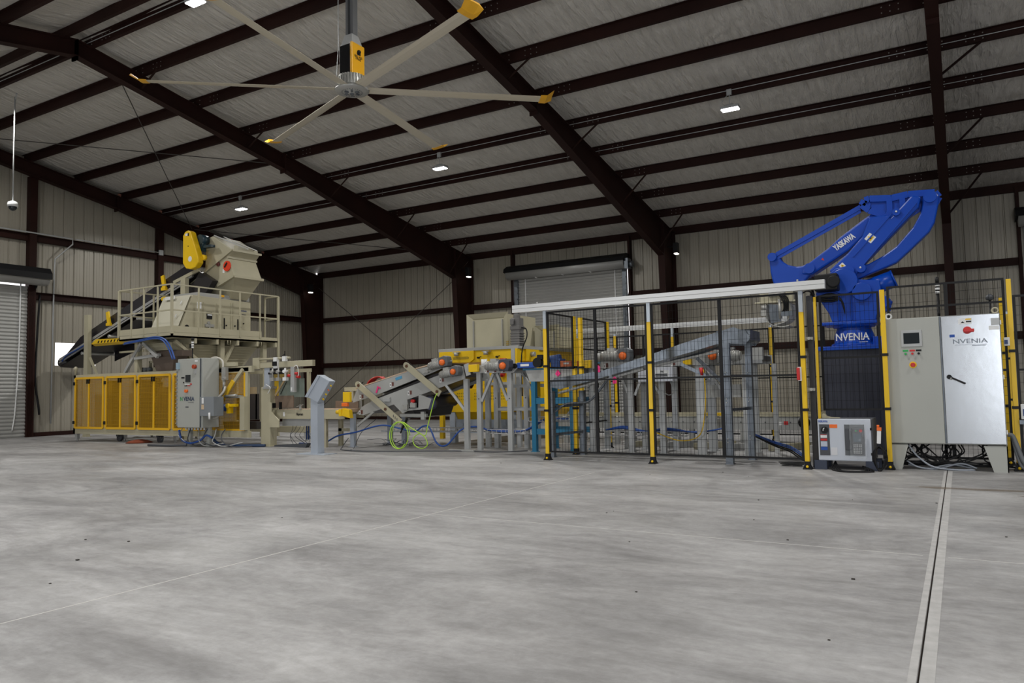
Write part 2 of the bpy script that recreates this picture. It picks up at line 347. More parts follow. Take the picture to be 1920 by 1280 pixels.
# flange braces from the rafters to the purlins
for X in BAY[1:5]:
    for k in (1, 3, 5, 7, 9):
        y = YW - 1.445 * k + (0 if k < 9 else .0); t_ = (y - RID) / (YW - RID)
        zb = 8.04 + (7.02 - 8.04) * (y - RID) / (13.9 - RID) if y < 13.9 else 7.02 + (5.03 - 7.02) * (y - 13.9) / (21.72 - 13.9)
        m = MB(); zt = roof_z(y) - .17; dxx = min(.85, .35 + (zt - zb) * .8); m.profile((X + .06, y, zb + .04), (X + dxx, y, zt), [(-.025, -.003), (.025, -.003), (.025, .003), (-.022, .003), (-.022, .045), (-.025, .045)])
        st(m.done('brace_beam', RED))
# ---- girts
def girt(p, q, z, lab, n, h=.2):
    m = MB(); a, b_ = Vector((*p, z - h / 2)), Vector((*q, z - h / 2)); zsec(m, a, b_, h, .09, .01, flip=-1)
    m2 = MB(); return st(m.done('wall_beam', RED), lab)
yg = YW
for z, nm in ((2.29, 'lower'), (4.16, 'upper')):
    girt((XW, yg), (-13.34, yg), z, nm + ' wall beam between the corner and the back roll-up door', 0)
    girt((-9.1, yg), (1.5, yg), z, nm + ' wall beam right of the back roll-up door', 0)
    girt((5.95, yg), (XE, yg), z, nm + ' wall beam at the right end of the back wall', 0)
girt((XW + .02, YW), (XW + .02, YF), 5.83, 'highest wall beam on the gable wall', 0)
girt((XW + .02, YW), (XW + .02, 11.6), 4.15, 'middle wall beam on the gable wall behind the conveyor', 0)
girt((XW + .02, YW), (XW + .02, 11.6), 2.29 + .6, 'low wall beam on the gable wall over the conveyor opening', 0) if False else None
for (x, y0, z1) in ((XW + .02, 15.55, 6.9), (XW + .02, 11.5, 7.5), (XW + .02, 7.2, 7.9)):
    z0 = 4.2 if y0 < 12 else 0
    m = MB(); m.bar((x, y0, 0), (x, y0, z1), .2, .2); st(m.done('steel_column', RED), 'dark red wind post on the gable wall at %s' % {15.55: 'the conveyor', 11.5: 'the near jamb of the roll-up door', 7.2: 'the outer jamb of the roll-up door'}[y0])
for x in (-13.42, -9.02, 1.45, 6.0):
    m = MB(); m.profile((x, YW, 0), (x, YW, 5.95), [(-.04, -.1), (.04, -.1), (.04, .1), (-.04, .1)], up=(0, 1, 0)); st(m.done('steel_column', RED), 'dark red door post on the back wall at x %s' % '' if False else 'dark red jamb post beside a back roll-up door')
m = MB(); m.box(XW, XW + .03, 11.62, YW, 0, .12); st(m.done('baseboard_left', RED))
m = MB(); m.box(XW, -13.4, YW - .03, YW, 0, .12); m.box(-9.05, 1.4, YW - .03, YW, 0, .12); st(m.done('baseboard_back', RED))
# ---- roll-up doors
CURT = mat('door curtain', (.40, .40, .385), .40, .25, var=(1, .04)); 
def curtain(m, L0, L1, z0, z1, place, pitch=.105):
    n = int((z1 - z0) / pitch)
    for i in range(n):
        za = z0 + i * pitch; pr = [(0, 0), (.006, .02), (.022, .035), (.026, .055), (.022, .075), (.006, .09)]
        for (da, ha), (db, hb) in zip(pr, pr[1:] + [(0, pitch)]):
            a, b_, c_, d_ = place(L0, da, za + ha), place(L1, da, za + ha), place(L1, db, za + hb), place(L0, db, za + hb)
            m.add([a, b_, c_, d_], [(0, 1, 2, 3)], False)
# door on the gable wall
pl = lambda s_, d_, z: (XW + .03 + d_, s_, z)
root = thing('door_1', None, None, (XW, 9.4, 0)); root['kind'] = 'structure'; root['label'] = 'closed grey roll-up door on the gable wall'
m = MB(); curtain(m, 11.42, 7.35, 0, 4.40, pl); m.done('curtain', CURT, root)
m = MB(); m.box(XW, XW + .12, 11.42, 11.56, 0, 4.3); m.done('guide', GALV, root); m = MB(); m.box(XW, XW + .12, 7.2, 7.34, 0, 4.3); m.done('guide', GALV, root)
m = MB(); m.cyl((XW + .30, 7.1, 4.55), (XW + .30, 11.78, 4.55), .23, n=20); m.done('curtain_roll', CURT, root)
m = MB(); m.prism([(XW + .02, 4.50), (XW + .56, 4.50), (XW + .56, 4.66), (XW + .44, 4.82), (XW + .02, 4.86)], 'y', 7.05, 11.82); m.done('hood', BLK, root)
m = MB(); m.prism([(XW, 4.1), (XW + .35, 4.5), (XW, 4.7)], 'y', 11.56, 11.60); m.done('bracket', BLK, root)
m = MB(); m.tube(spline([(XW + .08, 11.2, 4.4), (XW + .075, 11.19, 2.5), (XW + .08, 11.12, .8), (XW + .08, 11.05, .2)]), .018, 5); m.done('pull_strap', WHT, root)
m = MB(); m.tube(spline([(XW + .03, 11.75, 4.1), (XW + .04, 11.68, 2.6), (XW + .04, 11.66, 1.6), (XW + .05, 11.75, .9), (XW + .05, 11.78, .62)]), .03, 6); m.done('pull_rope', BLK, root)
def back_door(nm, x0, x1, lab, ztop=4.9):
    root = thing(nm, None, None, ((x0 + x1) / 2, YW, 0)); root['kind'] = 'structure'; root['label'] = lab
    m = MB(); curtain(m, x0 + .12, x1 - .12, 0, ztop + .05, lambda s_, d_, z: (s_, YW - .02 - d_, z)); m.done('curtain', CURT, root)
    for a in (x0, x1 - .14):
        m = MB(); m.box(a, a + .14, YW - .12, YW, 0, ztop); m.mi = 1
        for k in range(22): m.box(a + .12, a + .135, YW - .128, YW - .118, .2 + k * .21, .24 + k * .21)
        m.done('guide', [GALV, BLK], root)
    for a in (x0 + .42, x1 - .42):
        m = MB(); m.bar((a, YW - .05, .1), (a, YW - .05, ztop), .035, .01); m.done('wind_strap', WHT, root)
    m = MB(); m.cyl((x0 - .12, YW - .32, ztop + .17), (x1 + .06, YW - .32, ztop + .17), .2, n=20); m.done('curtain_roll', CURT, root)
    m = MB(); m.prism([(YW - .02, ztop + .15), (YW - .56, ztop + .22), (YW - .52, ztop + .35), (YW - .3, ztop + .47), (YW - .02, ztop + .47)], 'x', x0 - .18, x1 + .1); m.done('hood', BLK, root)
    for k in range(3):
        xx = x0 + (x1 - x0) * (.24 + .24 * k); m = MB(); m.bar((xx, YW - .42, ztop - .02), (xx + .12, YW - .5, ztop - .07), .02, .02); m.done('stop_clip', WHT, root)
    m = MB(); m.box(x1 + .08, x1 + .2, YW - .45, YW - .15, ztop - .05, ztop + .28); m.cyl((x1 + .2, YW - .3, ztop + .1), (x1 + .32, YW - .3, ztop + .1), .1, n=12); m.done('chain_hoist', GALV, root)
    return root
back_door('door_2', -13.32, -9.12, 'closed grey roll-up door in the back wall behind the yellow machine')
back_door('door_3', 1.55, 5.9, 'closed roll-up door cut by the right edge')
# ================================================================ LAMPS
LAMPS = [(-18.9, 15.6), (-11.3, 15.6), (-3.85, 15.6), (-18.9, 8.37), (-11.35, 8.37), (-3.85, 8.37), (3.6, 8.37), (-18.9, 1.2), (-11.3, 1.2), (-3.85, 1.2), (3.6, 1.2)]
LLAB = {(-18.9, 15.6): 'small lit high-bay lamp nearest the gable wall, above the tall beige hopper', (-11.3, 15.6): 'lit high-bay lamp under the roof between the fan and the back roll-up door',
        (-3.85, 15.6): 'lit high-bay lamp under the roof above the fenced robot cell', (-11.35, 8.37): 'brightest lit high-bay lamp at the ridge, by the fan blade tip'}
root = None
def make_lamp(x, y):
    zt = roof_z(y) - .2; root = thing('high_bay_lamp', LLAB.get((x, y), 'lit high-bay lamp hanging out of view'), 'lamp', (x, y, zt), 'high-bay lamps hanging from the roof beams')
    m = MB(); m.box(x - .05, x + .05, y - .06, y - .015, zt - .02, zt + .1); m.done('junction_box', LGREY, root)
    m = MB(); m.cyl((x, y - .03, zt), (x, y - .03, zt - .26), .008, n=6); m.tube(spline([(x - .03, y - .03, zt), (x - .16, y, zt - .12), (x - .12, y, zt - .2), (x, y, zt - .25)]), .006, 5); m.done('hanger', LGREY, root)
    m = MB(); m.box(x - .19, x + .19, y - .1, y + .1, zt - .31, zt - .25); m.hull(m.rect(x - .1, x + .1, y - .06, y + .06, zt - .25), m.rect(x - .07, x + .07, y - .04, y + .04, zt - .2)); m.done('lamp_housing', LGREY, root, .01)
    m = MB(); m.box(x - .17, x + .17, y - .085, y + .085, zt - .325, zt - .31); m.done('lens', LENS, root)
    l = bpy.data.lights.new('lamp_light', 'AREA'); l.shape = 'RECTANGLE'; l.size = .34; l.size_y = .17; l.energy = LAMPW; l.color = (1.0, .98, .94); l.spread = R(165)
    o = bpy.data.objects.new('lamp_light', l); COL.objects.link(o); o.location = (x, y, zt - .335)
    return root
LAMPW = 190
for x, y in LAMPS: make_lamp(x, y)
# wiring pipes along two roof beams
for k, y in ((4, YW - 1.445 * 4), (5, YW - 1.445 * 5), (10, RID + .28)):
    m = MB(); z = roof_z(y) - .12; m.cyl((XW, y - .03, z), (XE, y - .03, z), .008, n=6)
    tag(m.done('conduit', LGREY), 'thin steel conduit along the %s' % {4: 'roof beam over the back lamps', 5: 'roof beam that carries the high-bay lamps', 10: 'roof beam at the ridge'}[k], 'conduit')
# corner floodlights on the columns
for X, Y, Z, lb in ((-22.45, 21.95, 5.15, 'small dark wall lamp on the corner column'), (-14.85, 22.1, 5.1, 'small dark wall lamp on the column left of the back roll-up door'), (-7.25, 22.1, 5.1, 'small dark wall lamp on the column right of the back roll-up door')):
    root = thing('wall_lamp', lb, 'lamp', (X, Y, Z), 'small lamps on the back columns')
    m = MB(); m.box(X - .06, X + .08, Y - .1, Y + .1, Z, Z + .32); m.box(X - .26, X - .06, Y - .02, Y + .02, Z + .2, Z + .24); m.done('lamp_housing', BLK, root, .01)
    m = MB(); m.box(X - .03, X + .07, Y - .08, Y + .08, Z - .03, Z); m.done('lens', mat('soft lens', (.8, .8, .8), .4, emit=(1, .95, .85), estr=4), root)
# added shapes coloured like daylight leaking in at the gable beam ends
glint = mat('orange daylight glint', (.75, .35, .25), .4)
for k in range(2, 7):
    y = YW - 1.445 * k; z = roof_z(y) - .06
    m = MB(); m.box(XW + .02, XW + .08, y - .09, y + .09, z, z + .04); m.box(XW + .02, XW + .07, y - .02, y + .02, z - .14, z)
    tag(m.done('beam_glint', glint), 'painted orange daylight glint at the gable end of the %s roof beam from the back corner' % ['', '', 'second', 'third', 'fourth', 'fifth', 'sixth'][k], 'glint', 'painted daylight glints at the roof beam ends')
# cross bracing rods
wire = mat('dark rod', (.05, .045, .04), .5)
def rod(p, q, lab, r=.012): m = MB(); m.cyl(p, q, r, n=5); tag(m.done('bracing_rod', wire), lab, 'rod', 'bracing rods')
rod((-22.6, YW - .25, 5.4), (-15.35, YW - .3, .4), 'thin bracing rod falling from the corner column across the back wall')
rod((-15.35, YW - .3, 5.4), (-22.6, YW - .25, .4), 'thin bracing rod rising towards the second column on the back wall')
rod((-22.5, 8.9, 8.0), (-15.35, 13.9, 7.2), 'thin bracing rod under the roof from the gable ridge to the second frame')
rod((-15.35, 9.3, 8.2), (-22.5, 16.5, 6.8), 'thin bracing rod under the roof crossing behind the fan blade')
rod((-22.5, 16.6, 6.8), (-15.31, 21.6, 5.9), 'thin bracing rod under the roof near the corner')
# ================================================================ FAN
fx_, fy_, fz_ = -7.704, 8.4, 5.635
root = thing('ceiling_fan', 'huge six-blade ceiling fan with yellow blade tips and motor cover', 'fan', (fx_, fy_, fz_))
m = MB()
for dx in (-.052, .052): m.box(fx_ + dx - .022, fx_ + dx + .022, fy_ - .05, fy_ + .05, 6.42, 8.02)
m.box(fx_ - .03, fx_ + .03, fy_ - .006, fy_ + .006, 6.42, 8.02); m.box(fx_ - .12, fx_ + .12, fy_ - .12, fy_ + .12, 8.0, 8.03); m.done('mounting_post', mat('fan post grey', (.14, .145, .15), .45), root)
m = MB(); m.hull(m.rect(fx_ - .12, fx_ + .12, fy_ - .12, fy_ + .12, 6.32), m.rect(fx_ - .075, fx_ + .075, fy_ - .075, fy_ + .075, 6.5)); m.done('mounting_bracket', LGREY, root, .01)
m = MB(); m.box(fx_ - .125, fx_ + .09, fy_ - .135, fy_ + .135, 5.86, 6.32); m.done('drive_box', BLK, root, .008)
m = MB(); m.box(fx_ + .09, fx_ + .13, fy_ - .14, fy_ + .14, 5.86, 6.34); cov = m.done('drive_cover', ORY, root, .008)
m = MB(); m.sphere((fx_ + .132, fy_ + .01, 6.22), .035, 6, .8); m.prism([(fy_ - .03, 6.17), (fy_ + .05, 6.17), (fy_ + .05, 6.22), (fy_ - .03, 6.21)], 'x', fx_ + .13, fx_ + .133); m.done('emblem', BLK, root)
for t_, z_ in (('BIG ASS', 6.14), ('FANS', 6.105)): text(t_, (fx_ + .1315, fy_, z_), .05, 'lettering', BLK, root, face='+x', bold=.001)
m = MB(); m.lathe([(.17, 0), (.185, .02), (.185, .17), (.15, .19)], (fx_, fy_, 5.69), 28)
for k in range(28):
    t = 2 * PI * k / 28; c_, s_ = math.cos(t), math.sin(t); m.bar((fx_ + c_ * .192, fy_ + s_ * .192, 5.70), (fx_ + c_ * .192, fy_ + s_ * .192, 5.86), .012, .02, up=(c_, s_, 0))
m.done('motor', SIL, root)
m = MB(); m.lathe([(.02, -.03), (.06, -.03), (.07, -.012), (.20, -.012), (.25, 0), (.26, .02), (.2, .05)], (fx_, fy_, fz_), 32); m.mi = 1
for k in range(24):
    t = 2 * PI * k / 24; m.cyl((fx_ + .15 * math.cos(t), fy_ + .15 * math.sin(t), fz_ - .016), (fx_ + .15 * math.cos(t), fy_ + .15 * math.sin(t), fz_ - .008), .008, n=6)
m.cyl((fx_, fy_, fz_ - .045), (fx_, fy_, fz_ - .02), .03, n=12)
for k in range(6):
    t = R(-79.8 + 60 * k + 30); m.bar((fx_ + .06 * math.cos(t), fy_ + .06 * math.sin(t), fz_ - .022), (fx_ + .12 * math.cos(t), fy_ + .12 * math.sin(t), fz_ - .022), .03, .02)
m.done('hub', [SIL, GEAR], root)
for k in range(6):
    t = R(-79.8 + 60 * k); c_, s_ = math.cos(t), math.sin(t); d_ = Vector((c_, s_, 0)); n_ = Vector((-s_, c_, 0)); C0 = Vector((fx_, fy_, fz_ + .03))
    prof = [(a_, h_) for a_, h_ in [(.085, -.028), (.04, -.022), (-.03, -.004), (-.085, .022), (-.03, .016), (.04, .004), (.078, -.012)]][::-1]
    m = MB(); V_ = [C0 + d_ * r + n_ * a + Vector((0, 0, h - .004 * r)) for r in (.24, 2.95) for a, h in [(a_, h_ * .6) for a_, h_ in prof]]; nn = len(prof)
    m.add(V_, [tuple(range(nn))[::-1], tuple(range(nn, 2 * nn))] + [(i, (i + 1) % nn, nn + (i + 1) % nn, nn + i) for i in range(nn)], False)
    m.bar(C0 + d_ * .12, C0 + d_ * .34, .07, .012); bl = m.done('blade', BLADE, root)
    m = MB(); e0 = C0 + d_ * 2.95 + Vector((0, 0, -.012)); V_ = []
    for off, up_, a0 in ((-.05, 0, .0), (.05, .0, .01), (.16, .08, .03)):
        for a, h in prof: V_.append(e0 + d_ * off + n_ * (a * (1.35 + a0 * 8)) + Vector((0, 0, h * .8 + up_ * (1 if a < .05 else .6))))
    m.add(V_, [tuple(range(nn))[::-1], tuple(range(2 * nn, 3 * nn))] + [(j * nn + i, j * nn + (i + 1) % nn, (j + 1) * nn + (i + 1) % nn, (j + 1) * nn + i) for j in range(2) for i in range(nn)], False)
    w_ = m.done('winglet', ORY, bl); w_.matrix_parent_inverse = Matrix(); w_.parent = bl
for a, b_ in (((-.12, -.14), (-.14, -.15)),):
    m = MB(); m.tube([(fx_ - .14, fy_ - .14, 8.0), (fx_ - .14, fy_ - .14, 6.3), (fx_ - .15, fy_ - .15, 6.1), (fx_ - .17, fy_ - .15, 5.9), (fx_ - .15, fy_ - .16, 5.72)], .008, 5); m.done('safety_cable', LGREY, root)
# camera on a drop pole at the left edge
root = thing('security_camera', 'white dome camera on a long thin drop pole at the left edge', 'camera', (-18.95, 9.1, 5.6))
m = MB(); m.cyl((-18.98, 9.1, 8.25), (-18.98, 9.1, 5.75), .016, n=8); m.done('drop_pole', LGREY, root)
m = MB(); m.bar((-19.4, 9.3, 8.2), (-18.6, 8.95, 8.2), .03, .03); m.done('cross_bar', LGREY, root)
m = MB(); m.lathe([(.03, .09), (.1, .05), (.11, 0), (.11, -.05)][::-1], (-18.98, 9.1, 5.66), 16); m.done('housing', WHT, root)
m = MB(); m.sphere((-18.98, 9.1, 5.6), .09, 6); m.done('dome', GLS, root)
# conduit drop on the gable wall
m = MB(); m.tube([(XW + .14, 7.0, 5.86), (XW + .14, 12.6, 5.86), (XW + .12, 12.62, 5.7), (XW + .05, 12.15, 5.2), (XW + .05, 12.13, 4.8), (XW + .05, 12.1, .35)], .022, 6)
m.tube([(XW + .14, 12.7, 5.86), (XW + .14, 15.5, 5.86)], .016, 6); m.box(XW + .06, XW + .16, 15.45, 15.6, 5.78, 5.95)
tag(m.done('conduit', LGREY), 'steel conduit that drops down the gable wall beside the roll-up door', 'conduit')
# ================================================================ ROBOT
rb = thing('palletising_robot', 'big blue palletising robot arm on a dark square pedestal inside the fence', 'robot', (-1.45, 13.1, 0))
Yr = 13.1
def prm(pts, y0, y1, nm, M_=BLUE, par=rb, bev=.012): m = MB(); m.prism(pts, 'y', y0, y1); return m.done(nm, M_, par, bev)
m = MB(); m.box(-1.84, -1.03, 12.7, 13.5, 0, 1.6); m.box(-1.9, -.97, 12.64, 13.56, 0, .04)
for k in range(9): m.box(-1.80 + k * .09, -1.79 + k * .09, 12.69, 12.7, .1, 1.5)
m.done('pedestal', NAVY, rb)
m = MB(); m.box(-1.92, -1.0, 12.64, 13.56, 1.6, 1.66); m.lathe([(.34, 1.66), (.34, 1.70), (.30, 1.72), (.29, 1.84), (.25, 1.95), (.25, 2.0)], (-1.42, Yr, 0), 32); m.box(-1.14, -1.0, 12.9, 13.3, 1.66, 1.8)
bs = m.done('turntable_base', BLUE, rb, .006)
text('NVENIA', (-1.42, Yr - .298, 1.80), .16, 'lettering', WHT, rb, width=.48, bold=.003); m = MB(); m.box(-1.32, -1.2, Yr - .302, Yr - .3, 1.715, 1.722); m.done('lettering', WHT, rb)
m = MB(); m.box(-1.86, -1.06, 12.78, 13.42, 2.0, 2.05); m.lathe([(.30, 1.96), (.33, 2.0), (.33, 2.04)], (-1.42, Yr, 0), 28); m.done('turntable', BLUE, rb, .01)
cheek = [(-1.93, 2.52), (-1.74, 2.18), (-1.70, 2.05), (-1.08, 2.05), (-1.06, 2.13), (-.98, 2.18), (-.90, 2.26), (-.86, 2.36), (-.98, 2.45), (-1.0, 2.66), (-1.30, 2.70), (-1.34, 2.85), (-1.45, 2.93), (-1.62, 2.90), (-1.80, 2.76)]
prm(cheek, 12.83, 12.93, 'shoulder_plate'); prm(cheek, 13.27, 13.37, 'shoulder_plate')
m = MB(); m.box(-1.62, -1.12, 12.9, 13.3, 2.05, 2.66); m.box(-1.60, -1.58, 12.80, 12.84, 2.06, 2.5); m.box(-1.42, -1.40, 12.80, 12.84, 2.06, 2.5); m.done('shoulder_block', BLUE, rb, .02)
m = MB(); m.cyl((-1.25, 12.82, 2.5), (-1.25, 12.76, 2.5), .14, n=20); m.cyl((-1.5, 12.82, 2.68), (-1.5, 12.76, 2.68), .2, n=24); m.done('joint_cover', BLUE, rb, .008)
m = MB(); m.cyl((-1.2, 13.0, 2.56), (-.82, 13.0, 2.68), .135, n=24); m.cyl((-.82, 13.0, 2.68), (-.8, 13.0, 2.687), .142, n=24); m.done('motor_housing', BLUE, rb)
m = MB(); m.cyl((-1.1, 13.05, 2.28), (-.9, 13.0, 2.3), .12, n=20); m.box(-1.03, -.9, 12.9, 13.1, 2.18, 2.34); m.done('motor_housing', BLUE, rb, .01)
m = MB(); m.box(-1.90, -1.56, 12.52, 12.82, 2.53, 2.79); m.cyl((-1.9, 12.66, 2.66), (-2.0, 12.66, 2.66), .1, n=18); m.cyl((-1.62, 12.5, 2.66), (-1.62, 12.54, 2.66), .1, n=18); m.done('motor', BLK, rb, .03)
m = MB()
for k in range(5): m.tube(spline([(-1.95, 12.7 + k * .03, 2.6 - k * .02), (-1.98, 12.75, 2.45 - k * .01), (-1.7, 12.8, 2.5 - k * .03), (-1.55, 12.82, 2.38), (-1.5, 12.85, 2.1)]), .014, 6)
m.done('cable_bundle', BLK, rb)
# lower arm (front), its parallel rod, forearm, triangle, counter arm
lo = [(-1.72, 2.88), (-1.60, 2.74), (-1.36, 2.72), (-1.22, 2.92), (-.42, 3.72), (-.38, 3.88), (-.50, 3.92), (-.58, 3.84), (-.80, 3.62), (-.86, 3.67), (-1.10, 3.66), (-1.22, 3.36), (-1.43, 3.13)]
la = prm(lo, 12.86, 13.06, 'lower_arm', bev=.025)
m = MB(); m.bar((-1.28, 12.85, 2.86), (-.45, 12.85, 3.79), .03, .045, up=(0, 1, 0)); m.bar((-1.36, 12.85, 3.06), (-.72, 12.85, 3.74), .02, .02, up=(0, 1, 0)); m.cyl((-1.42, 12.87, 2.84), (-1.42, 12.80, 2.84), .075, n=20); m.cyl((-.72, 12.87, 3.68), (-.72, 12.80, 3.68), .055, n=20); m.done('arm_rib', BLUE, la)
m = MB()
for c_ in ((-1.42, 12.795, 2.84), (-.72, 12.795, 3.685), (-1.25, 12.75, 2.87)): m.sphere(c_, .016, 5)
m.done('joint_pin', WHT, rb)
prm([(-2.18, 2.89), (-2.12, 3.02), (-2.05, 3.07), (-1.73, 3.29), (-1.57, 3.43), (-1.21, 3.68), (-1.05, 3.78), (-.78, 3.76), (-.68, 3.66), (-.72, 3.52), (-1.02, 3.56), (-1.14, 3.46), (-1.44, 3.21), (-2.02, 2.86)], 13.08, 13.34, 'forearm', bev=.03)
text('YASKAWA', (-1.50, 13.07, 3.345), .13, 'lettering', WHT, rb, angle=R(32), width=.36, bold=.006)
m = MB(); m.cyl((-2.04, 13.02, 2.97), (-2.04, 13.38, 2.97), .085, n=20); m.cyl((-2.62, 13.02, 3.22), (-2.62, 13.38, 3.22), .07, n=20); m.done('wrist_joint', BLUE, rb)
prm([(-2.68, 3.19), (-2.66, 3.28), (-2.59, 3.30), (-2.52, 3.25), (-2.48, 3.15), (-2.38, 3.07), (-2.25, 3.03), (-2.16, 3.03), (-2.08, 3.06), (-1.97, 2.93), (-2.10, 2.80), (-2.22, 2.70), (-2.60, 2.70), (-2.64, 2.82), (-2.67, 2.97)], 13.1, 13.3, 'wrist', bev=.025)
m = MB(); m.bar((-2.56, 13.12, 3.235), (-1.24, 13.12, 3.855), .02, .085, up=(0, 1, 0)); m.bar((-2.56, 13.10, 3.275), (-1.24, 13.10, 3.90), .05, .014, up=(0, 1, 0)); m.bar((-2.56, 13.10, 3.195), (-1.24, 13.10, 3.82), .05, .014, up=(0, 1, 0))
m.cyl((-2.6, 13.06, 3.235), (-2.6, 13.18, 3.235), .055, n=18); m.cyl((-1.15, 13.04, 3.905), (-1.15, 13.2, 3.905), .065, n=18); m.done('tie_rod', BLUE, rb)
# triangle link with a recessed web
tri = [(-1.21, 3.90), (-1.17, 3.97), (-1.10, 3.985), (-.79, 3.95), (-.56, 3.975), (-.20, 3.95), (-.15, 3.87), (-.20, 3.78), (-.40, 3.74), (-.70, 3.58), (-.80, 3.64), (-.90, 3.70), (-1.11, 3.80)]
tl = prm(tri, 13.06, 13.14, 'link_plate')
m = MB()
for a, b_ in zip(tri, tri[1:] + tri[:1]): m.bar((a[0], 13.03, a[1]), (b_[0], 13.03, b_[1]), .10, .028, up=(0, 1, 0))
for x_ in (-.82, -.64): m.bar((x_, 13.02, 3.95), (x_, 13.02, 3.62), .08, .02, up=(0, 1, 0))
m.done('link_rib', BLUE, tl)
prm([(-.36, 3.90), (-.28, 3.955), (-.19, 3.95), (-.14, 3.87), (-.16, 3.74), (-.22, 3.48), (-.30, 3.34), (-.58, 3.08), (-.76, 2.92), (-.94, 2.85), (-1.14, 2.78), (-1.35, 2.70), (-1.40, 2.84), (-1.33, 2.92), (-1.15, 2.94), (-.93, 3.05), (-.75, 3.17), (-.51, 3.44), (-.40, 3.64), (-.37, 3.78)], 12.93, 13.08, 'counter_arm', bev=.02)
m = MB(); m.cyl((-.26, 12.88, 3.87), (-.26, 13.2, 3.87), .09, n=22); m.cyl((-.47, 12.88, 3.885), (-.47, 13.2, 3.885), .055, n=20); m.cyl((-1.25, 12.80, 2.87), (-1.25, 13.1, 2.87), .07, n=18); m.done('pivot', BLUE, rb)
def sticker(c, s, ang, par, y, pic=True):
    m = MB(); m.mi = 0
    def rc(u, v): return (c[0] + u * math.cos(ang) - v * math.sin(ang), y, c[1] + u * math.sin(ang) + v * math.cos(ang))
    m.add([rc(-s, -s), rc(s, -s), rc(s, s), rc(-s, s)], [(0, 1, 2, 3)]); m.mi = 1; y -= .001; k = len(m.v); m.v += [(p[0], y, p[2]) for p in (rc(-s * .8, -s * .6), rc(s * .8, -s * .6), rc(0, s * .8))]; m.f.append([k, k + 1, k + 2]); m.m.append(1); m.sm.append(False)
    m.mi = 2; k = len(m.v); m.v += [(p[0], y - .001, p[2]) for p in (rc(-s * .25, -s * .3), rc(s * .25, -s * .3), rc(0, s * .3))]; m.f.append([k, k + 1, k + 2]); m.m.append(2); m.sm.append(False)
    m.done('warning_sticker', [WHT, YEL, BLK], par)
sticker((-1.10, 3.33), .06, R(48), rb, 12.857); sticker((-1.52, 2.94), .036, R(40), rb, 12.857)
m = MB(); m.prism([(-1.86, 3.10), (-1.83, 3.13), (-1.81, 3.08)], 'y', 13.075, 13.08); m.done('red_tag', REDP, rb)
# gripper under the wrist
gr = thing('bag_gripper', 'beige bag gripper hanging from the wrist of the blue robot', 'gripper', (-2.5, 13.1, 2.7))
m = MB(); m.box(-2.82, -2.28, 12.9, 13.3, 2.45, 2.62); m.box(-2.90, -2.2, 12.88, 12.92, 2.43, 2.46); m.box(-2.6, -2.42, 13.0, 13.2, 2.6, 2.75); m.done('carriage', BEIGE, gr, .008)
m = MB(); m.cyl((-2.66, 12.86, 2.56), (-2.40, 12.86, 2.58), .035, n=12); m.cyl((-2.78, 12.86, 2.36), (-2.70, 12.86, 2.36), .045, n=12); m.box(-2.8, -2.71, 12.84, 12.9, 2.22, 2.32); m.cyl((-2.50, 12.88, 2.48), (-2.49, 12.88, 2.16), .028, n=12); m.done('air_cylinder', SIL, gr)
m = MB()
for k in range(7):
    y_ = 12.9 + k * .065; m.tube(spline([(-2.73, y_, 2.42), (-2.72, y_, 2.2), (-2.66, y_, 2.08), (-2.50, y_, 2.03), (-2.36, y_, 2.04)]), .011, 5); m.tube(spline([(-2.34, y_, 2.42), (-2.33, y_, 2.25), (-2.40, y_, 2.12), (-2.6, y_, 2.06)]), .011, 5)
m.done('tines', SIL, gr)
m = MB(); m.prism([(-2.70, 2.42), (-2.52, 2.40), (-2.50, 2.12), (-2.66, 2.10)], 'y', 12.93, 12.96); m.box(-2.48, -2.30, 12.86, 12.9, 2.2, 2.28); m.done('side_plate', GALV, gr)
m = MB()
for k in range(4): m.tube(spline([(-2.55, 12.9, 2.62), (-2.46 + k * .03, 12.84, 2.5), (-2.42 + k * .02, 12.86, 2.35), (-2.5 + k * .04, 12.88, 2.2)]), .012, 5)
m.done('air_hoses', BLK, gr)
# ================================================================ FENCE AROUND THE CELL
def wires(m, p, q, z0, z1, sp=.05, hs=.11, r=.0016):
    p, q = Vector((*p, 0)), Vector((*q, 0)); L_ = (q - p).length; d = (q - p) / L_; n = int(L_ / sp)
    for i in range(1, n):
        c = p + d * (L_ * i / n); m.bar((c.x, c.y, z0), (c.x, c.y, z1), 2 * r, 2 * r)
    k = int((z1 - z0) / hs)
    for j in range(1, k):
        z = z0 + (z1 - z0) * j / k; m.bar((p.x, p.y, z), (q.x, q.y, z), 2 * r, 2 * r)
WIR = mat('black wire', (.004, .004, .0045), .6, spec=.2)
def panel(name, p, q, label, z0=.13, z1=2.27, zm=(1.21,), mids=(), group='black wire mesh fence panels', sp=.05):
    root = thing(name, label, 'fence', (*p, z0), group)
    P_, Q_ = Vector((*p, 0)), Vector((*q, 0)); up = (0, 0, 1); m = MB()
    for z in (z0, z1, *zm): m.bar((P_.x, P_.y, z), (Q_.x, Q_.y, z), .02, .025)
    for t in (0, *mids, 1):
        c = P_.lerp(Q_, t); m.bar((c.x, c.y, z0 - .012), (c.x, c.y, z1 + .012), .045 if 0 < t < 1 else .028, .025)
    m.done('frame', BLK, root)
    m = MB(); wires(m, p, q, z0, z1, sp); m.done('wire_mesh', WIR, root); return root
STEELP = mat('bare zinc post', (.50, .55, .60), .4, .5)
